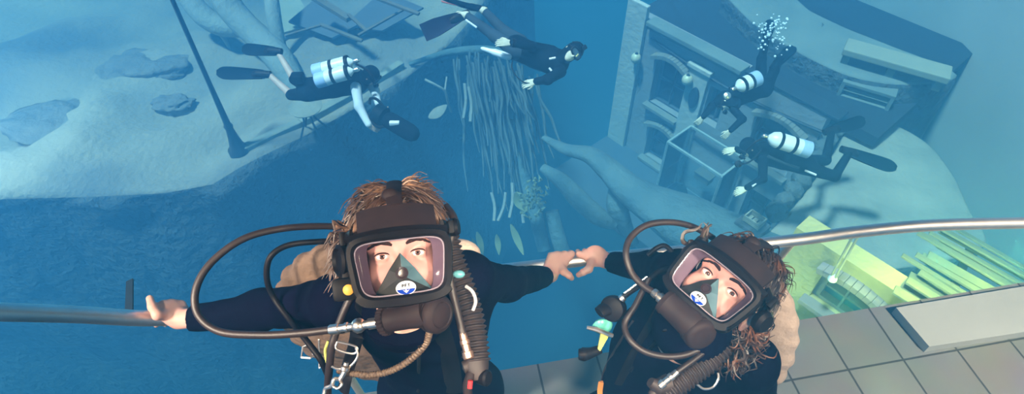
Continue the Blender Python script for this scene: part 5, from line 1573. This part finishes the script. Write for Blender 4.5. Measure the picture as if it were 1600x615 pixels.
MB().lathe(a, d, [(0, .07), (.04, .098), (.10, .105), (L - .12, .105), (L - .05, .09), (L - .01, .055), (L, .02)], 26).build('hull', M_black, sc)
MB().lathe(a - d * .14, d, [(0, .112), (0, .122), (.12, .122), (.12, .112)], 26).build('propeller_shroud', M_fin, sc)
pb = MB(); u = d.orthogonal().normalized()
for k in range(3):
    q = Quaternion(d, 2 * math.pi * k / 3); pb.bar(a - d * .08, a - d * .08 + q @ u * .105, .04, .008, up=(d + q @ u.cross(d) * .8))
pb.build('propeller', M_haze_gear, sc)
for s in (-1, 1):
    hd = MB().tube(spline([a + d * .02 + UPV * .09 * s, a - d * .10 + UPV * .16 * s - FWD * .05, a - d * .20 + UPV * .13 * s - FWD * .06, a - d * .22 + UPV * .05 * s - FWD * .05], 5), .018, 8); hd.build('handle', M_rub, sc)
MB().box(a + d * .16 - FWD * .10, (.12, .05, .05), None, .012).build('battery_latch', M_tank, sc)

# ---- freediver, top
D = 6.9
g2, F, C = swimmer('person freediving in dark wetsuit and hood with cream gloves and one long dark fin', (893, 82, D - .1), (.35, -.80, .35), (.85, .15, .45),
    dict(neck=((888, 86, D - .05), (876, 92, D), .06, .075), torso=((868, 97, D), (838, 88, D + .02), .150, .130), belly=((838, 88, D + .02), (806, 74, D + .05), .125, .135),
         armn=((876, 112, D - .12), (856, 124, D - .36), .060, .048), foren=((856, 124, D - .36), (838, 127, D - .26), .046, .034),
         armf=((862, 80, D + .02), (830, 72, D - .16), .060, .048), foref=((830, 72, D - .20), (800, 67, D - .30), .046, .034),
         thn=((806, 78, D), (774, 57, D + .20), .092, .066), shn=((774, 57, D + .20), (729, 24, D + .35), .062, .044),
         thf=((812, 66, D + .12), (790, 51, D + .36), .092, .066), shf=((790, 51, D + .36), (757, 17, D + .45), .062, .044),
         ftn=((729, 24, D + .35), (716, 22, D + .36), .045, .04), ftf=((757, 17, D + .45), (743, 11, D + .46), .045, .04)),
    [((837, 127, D - .26), (-.95, -.1, -.25), (0, -.6, .7), .6, -1), ((798, 67, D - .31), (-.97, -.1, .1), (0, -.6, .7), .3, 1)],
    [('wetsuit', M_black, ['neck', 'torso', 'belly', 'armn', 'foren', 'armf', 'foref'], .006), ('wetsuit_legs', M_haze_gear, ['belly', 'thn', 'shn', 'thf', 'shf'], .004)], M_glove)  # leg grey is lighter because distance haze is put into it
hood(F, g2, M_black); dive_mask(F, g2, False)
MB().tube(spline([F(.09, .08, .02), F(.03, .135, .03), F(-.05, .12, .03), F(-.09, .06, .0)], 4), .014, 8).box(F(0, .125, .10), (.05, .05, .03), F.M, .01).build('head_torch', M_rub, g2)
fin('swim_fin', M_finp, (722, 25, D + .36), (661, 51, D + .30), UPV + RGT * .4, .045, .105, g2, .02)
f2_ = fin('swim_fin', M_fin, (748, 13, D + .46), (688, 3, D + .35), FWD + UPV * .15, .045, .100, g2, -.06)
MB().prism([PJ((700, 4, D + .30)), PJ((689, 0, D + .30)), PJ((690, 3, D + .28)), PJ((716, 9, D + .30))], FWD * .02).build('red_fin_tip', mat('red_fin', (.35, .09, .08), .5), g2, False)
MB().lathe(PJ((799, 90, D - .12)), PJ((764, 79, D - .10)) - PJ((799, 90, D - .12)), [(0, .02), (.02, .035), (.10, .042), (.2, .04), (.24, .03), (.26, .028), (.34, .022), (.36, .01)], 14).build('white_torch', M_tank, g2)
hook(g2, [PJ((801, 92, D - .12)), PJ((800, 105, D - .15)), PJ((806, 118, D - .2)), PJ((818, 128, D - .25)), PJ((828, 130, D - .26))], .007, M_rub, 'lanyard', 8)
for (x, y, x2, y2) in [(858, 92, 868, 90), (728, 31, 745, 43), (858, 106, 863, 112)]:
    MB().tube([PJ((x, y, D - .16 if x > 800 else D + .27)), PJ((x2, y2, D - .16 if x > 800 else D + .23))], .012, 6).build('pale_stripe', M_tank, g2)
MB().lathe(PJ((802, 67, D - .30)), PJ((798, 66, D - .31)) - PJ((802, 67, D - .30)), [(-.02, .044), (-.018, .05), (.018, .05), (.02, .044)], 14).build('wrist_computer', M_rub, g2)

# ---- diver by the facade
D = 8.7
g3, F, C = swimmer('person in black wetsuit with white cylinder, head down over the glass case by the facade', (1131, 160, D - .1), (-.35, -.55, -.55), (-.6, .1, -.2),
    dict(neck=((1135, 156, D - .08), (1146, 152, D), .06, .07), torso=((1150, 150, D), (1172, 143, D + .05), .15, .135), belly=((1172, 143, D + .05), (1192, 136, D + .1), .13, .14),
         armn=((1140, 164, D - .1), (1160, 186, D - .3), .056, .044), foren=((1160, 186, D - .3), (1142, 203, D - .35), .044, .034),
         armf=((1132, 148, D + .1), (1112, 166, D - .05), .056, .044), foref=((1112, 166, D - .05), (1099, 182, D - .1), .044, .034),
         thn=((1195, 142, D + .1), (1210, 110, D + .1), .085, .062), shn=((1210, 110, D + .1), (1220, 92, D + .35), .056, .042),
         thf=((1188, 128, D + .2), (1190, 92, D + .35), .085, .062), shf=((1190, 92, D + .35), (1197, 62, D + .5), .056, .042)),
    [((1141, 204, D - .35), (-.5, -.2, -.7), (.2, -.6, .7), .4, 1), ((1098, 183, D - .1), (-.5, -.2, -.7), (.2, -.6, .7), .6, -1)],
    [('wetsuit', M_black, ['neck', 'torso', 'belly', 'armn', 'foren', 'armf', 'foref', 'thn', 'shn', 'thf', 'shf'], .006)], M_glove)
hood(F, g3, M_black); dive_mask(F, g3)
tank(g3, (1184, 122, D - .25), (1150, 137, D - .32), .105, (.35, .7))
MB().lathe(PJ((1135, 150, D - .38)), TC, [(0, .05), (.04, .05), (.06, .02)], 14).build('manifold', M_chrome, g3)
fin('swim_fin', M_fin, (1212, 101, D + .3), (1241, 71, D + .45), RGT + UPV * .3, .05, .085, g3, .02, square=False)
fin('swim_fin', M_fin, (1197, 62, D + .5), (1206, 30, D + .7), RGT, .05, .08, g3, .02, square=False)
random.seed(8)
bm_ = MB()
for i in range(90):
    bm_.ball(P(random.gauss(1206, 13), random.gauss(50, 15), D + random.uniform(-.4, .3)), random.uniform(.008, .022), None, 8, 6)
tag(bm_.build('bubbles', mat('bubble_skin', (.55, .65, .70), .15)), 'cloud of small bubbles rising behind the diver near the facade', 'bubbles', kind='stuff')

# ---- diver reaching for the case, right
D = 8.0
g4, F, C = swimmer('person in black wetsuit swimming level over the pale terrace, cream gloves reaching to the case', (1168, 230, D - .1), (-.75, -.35, -.45), (-.4, .2, .85),
    dict(neck=((1175, 232, D - .08), (1188, 235, D), .06, .07), torso=((1194, 239, D), (1225, 248, D + .05), .15, .135), belly=((1225, 248, D + .05), (1258, 256, D + .1), .13, .14),
         armn=((1192, 250, D - .18), (1192, 279, D - .25), .058, .045), foren=((1192, 279, D - .25), (1167, 293, D - .3), .045, .034),
         armf=((1184, 232, D + .18), (1166, 238, D + .02), .056, .045), foref=((1166, 238, D + .02), (1151, 233, D - .1), .045, .034),
         thn=((1260, 262, D + .02), (1304, 275, D + .0), .092, .064), shn=((1304, 275, D), (1326, 240, D + .1), .058, .042),
         thf=((1262, 252, D + .2), (1290, 250, D + .35), .088, .064), shf=((1290, 250, D + .35), (1299, 208, D + .5), .056, .042)),
    [((1166, 294, D - .3), (-.85, -.2, -.4), (0, -.5, .8), .5, 1), ((1150, 233, D - .1), (-.9, -.1, -.1), (0, -.5, .8), .4, -1)],
    [('wetsuit', M_black, ['neck', 'torso', 'belly', 'armn', 'foren', 'armf', 'foref', 'thn', 'shn', 'thf', 'shf'], .006)], M_glove)
hood(F, g4, M_black); dive_mask(F, g4)
tank(g4, (1263, 234, D - .30), (1200, 214, D - .34), .105, (.38, .72))
hook(g4, [PJ((1196, 215, D - .34)), PJ((1180, 222, D - .34)), PJ((1166, 236, D - .25))], .014, M_rub, 'regulator_hose', 8)
hook(g4, [PJ((1190, 235, D - .25)), PJ((1172, 252, D - .3)), PJ((1152, 258, D - .3))], .012, M_rub, 'spare_hose', 8)
MB().lathe(PJ((1153, 256, D - .3)), TC, [(-.02, .03), (0, .045), (.03, .045), (.04, .02)], 16).build('spare_regulator', M_rub, g4)
MB().tube([PJ((1200, 244, D - .2)), PJ((1228, 256, D - .13)), PJ((1248, 262, D - .1))], .02, 8).build('harness_strap', M_haze_gear, g4)
MB().tube([PJ((1258, 266, D - .10)), PJ((1275, 273, D - .09))], .014, 6).build('pale_stripe', M_tank, g4)
MB().tube([PJ((1183, 285, D - .30)), PJ((1175, 291, D - .33))], .014, 6).build('pale_stripe', M_tank, g4)
fin('swim_fin', M_fin, (1324, 236, D + .1), (1398, 263, D + .2), UPV, .05, .085, g4, .03, square=False)
fin('swim_fin', M_fin, (1297, 204, D + .5), (1349, 188, D + .6), UPV, .05, .09, g4, .03, square=False)
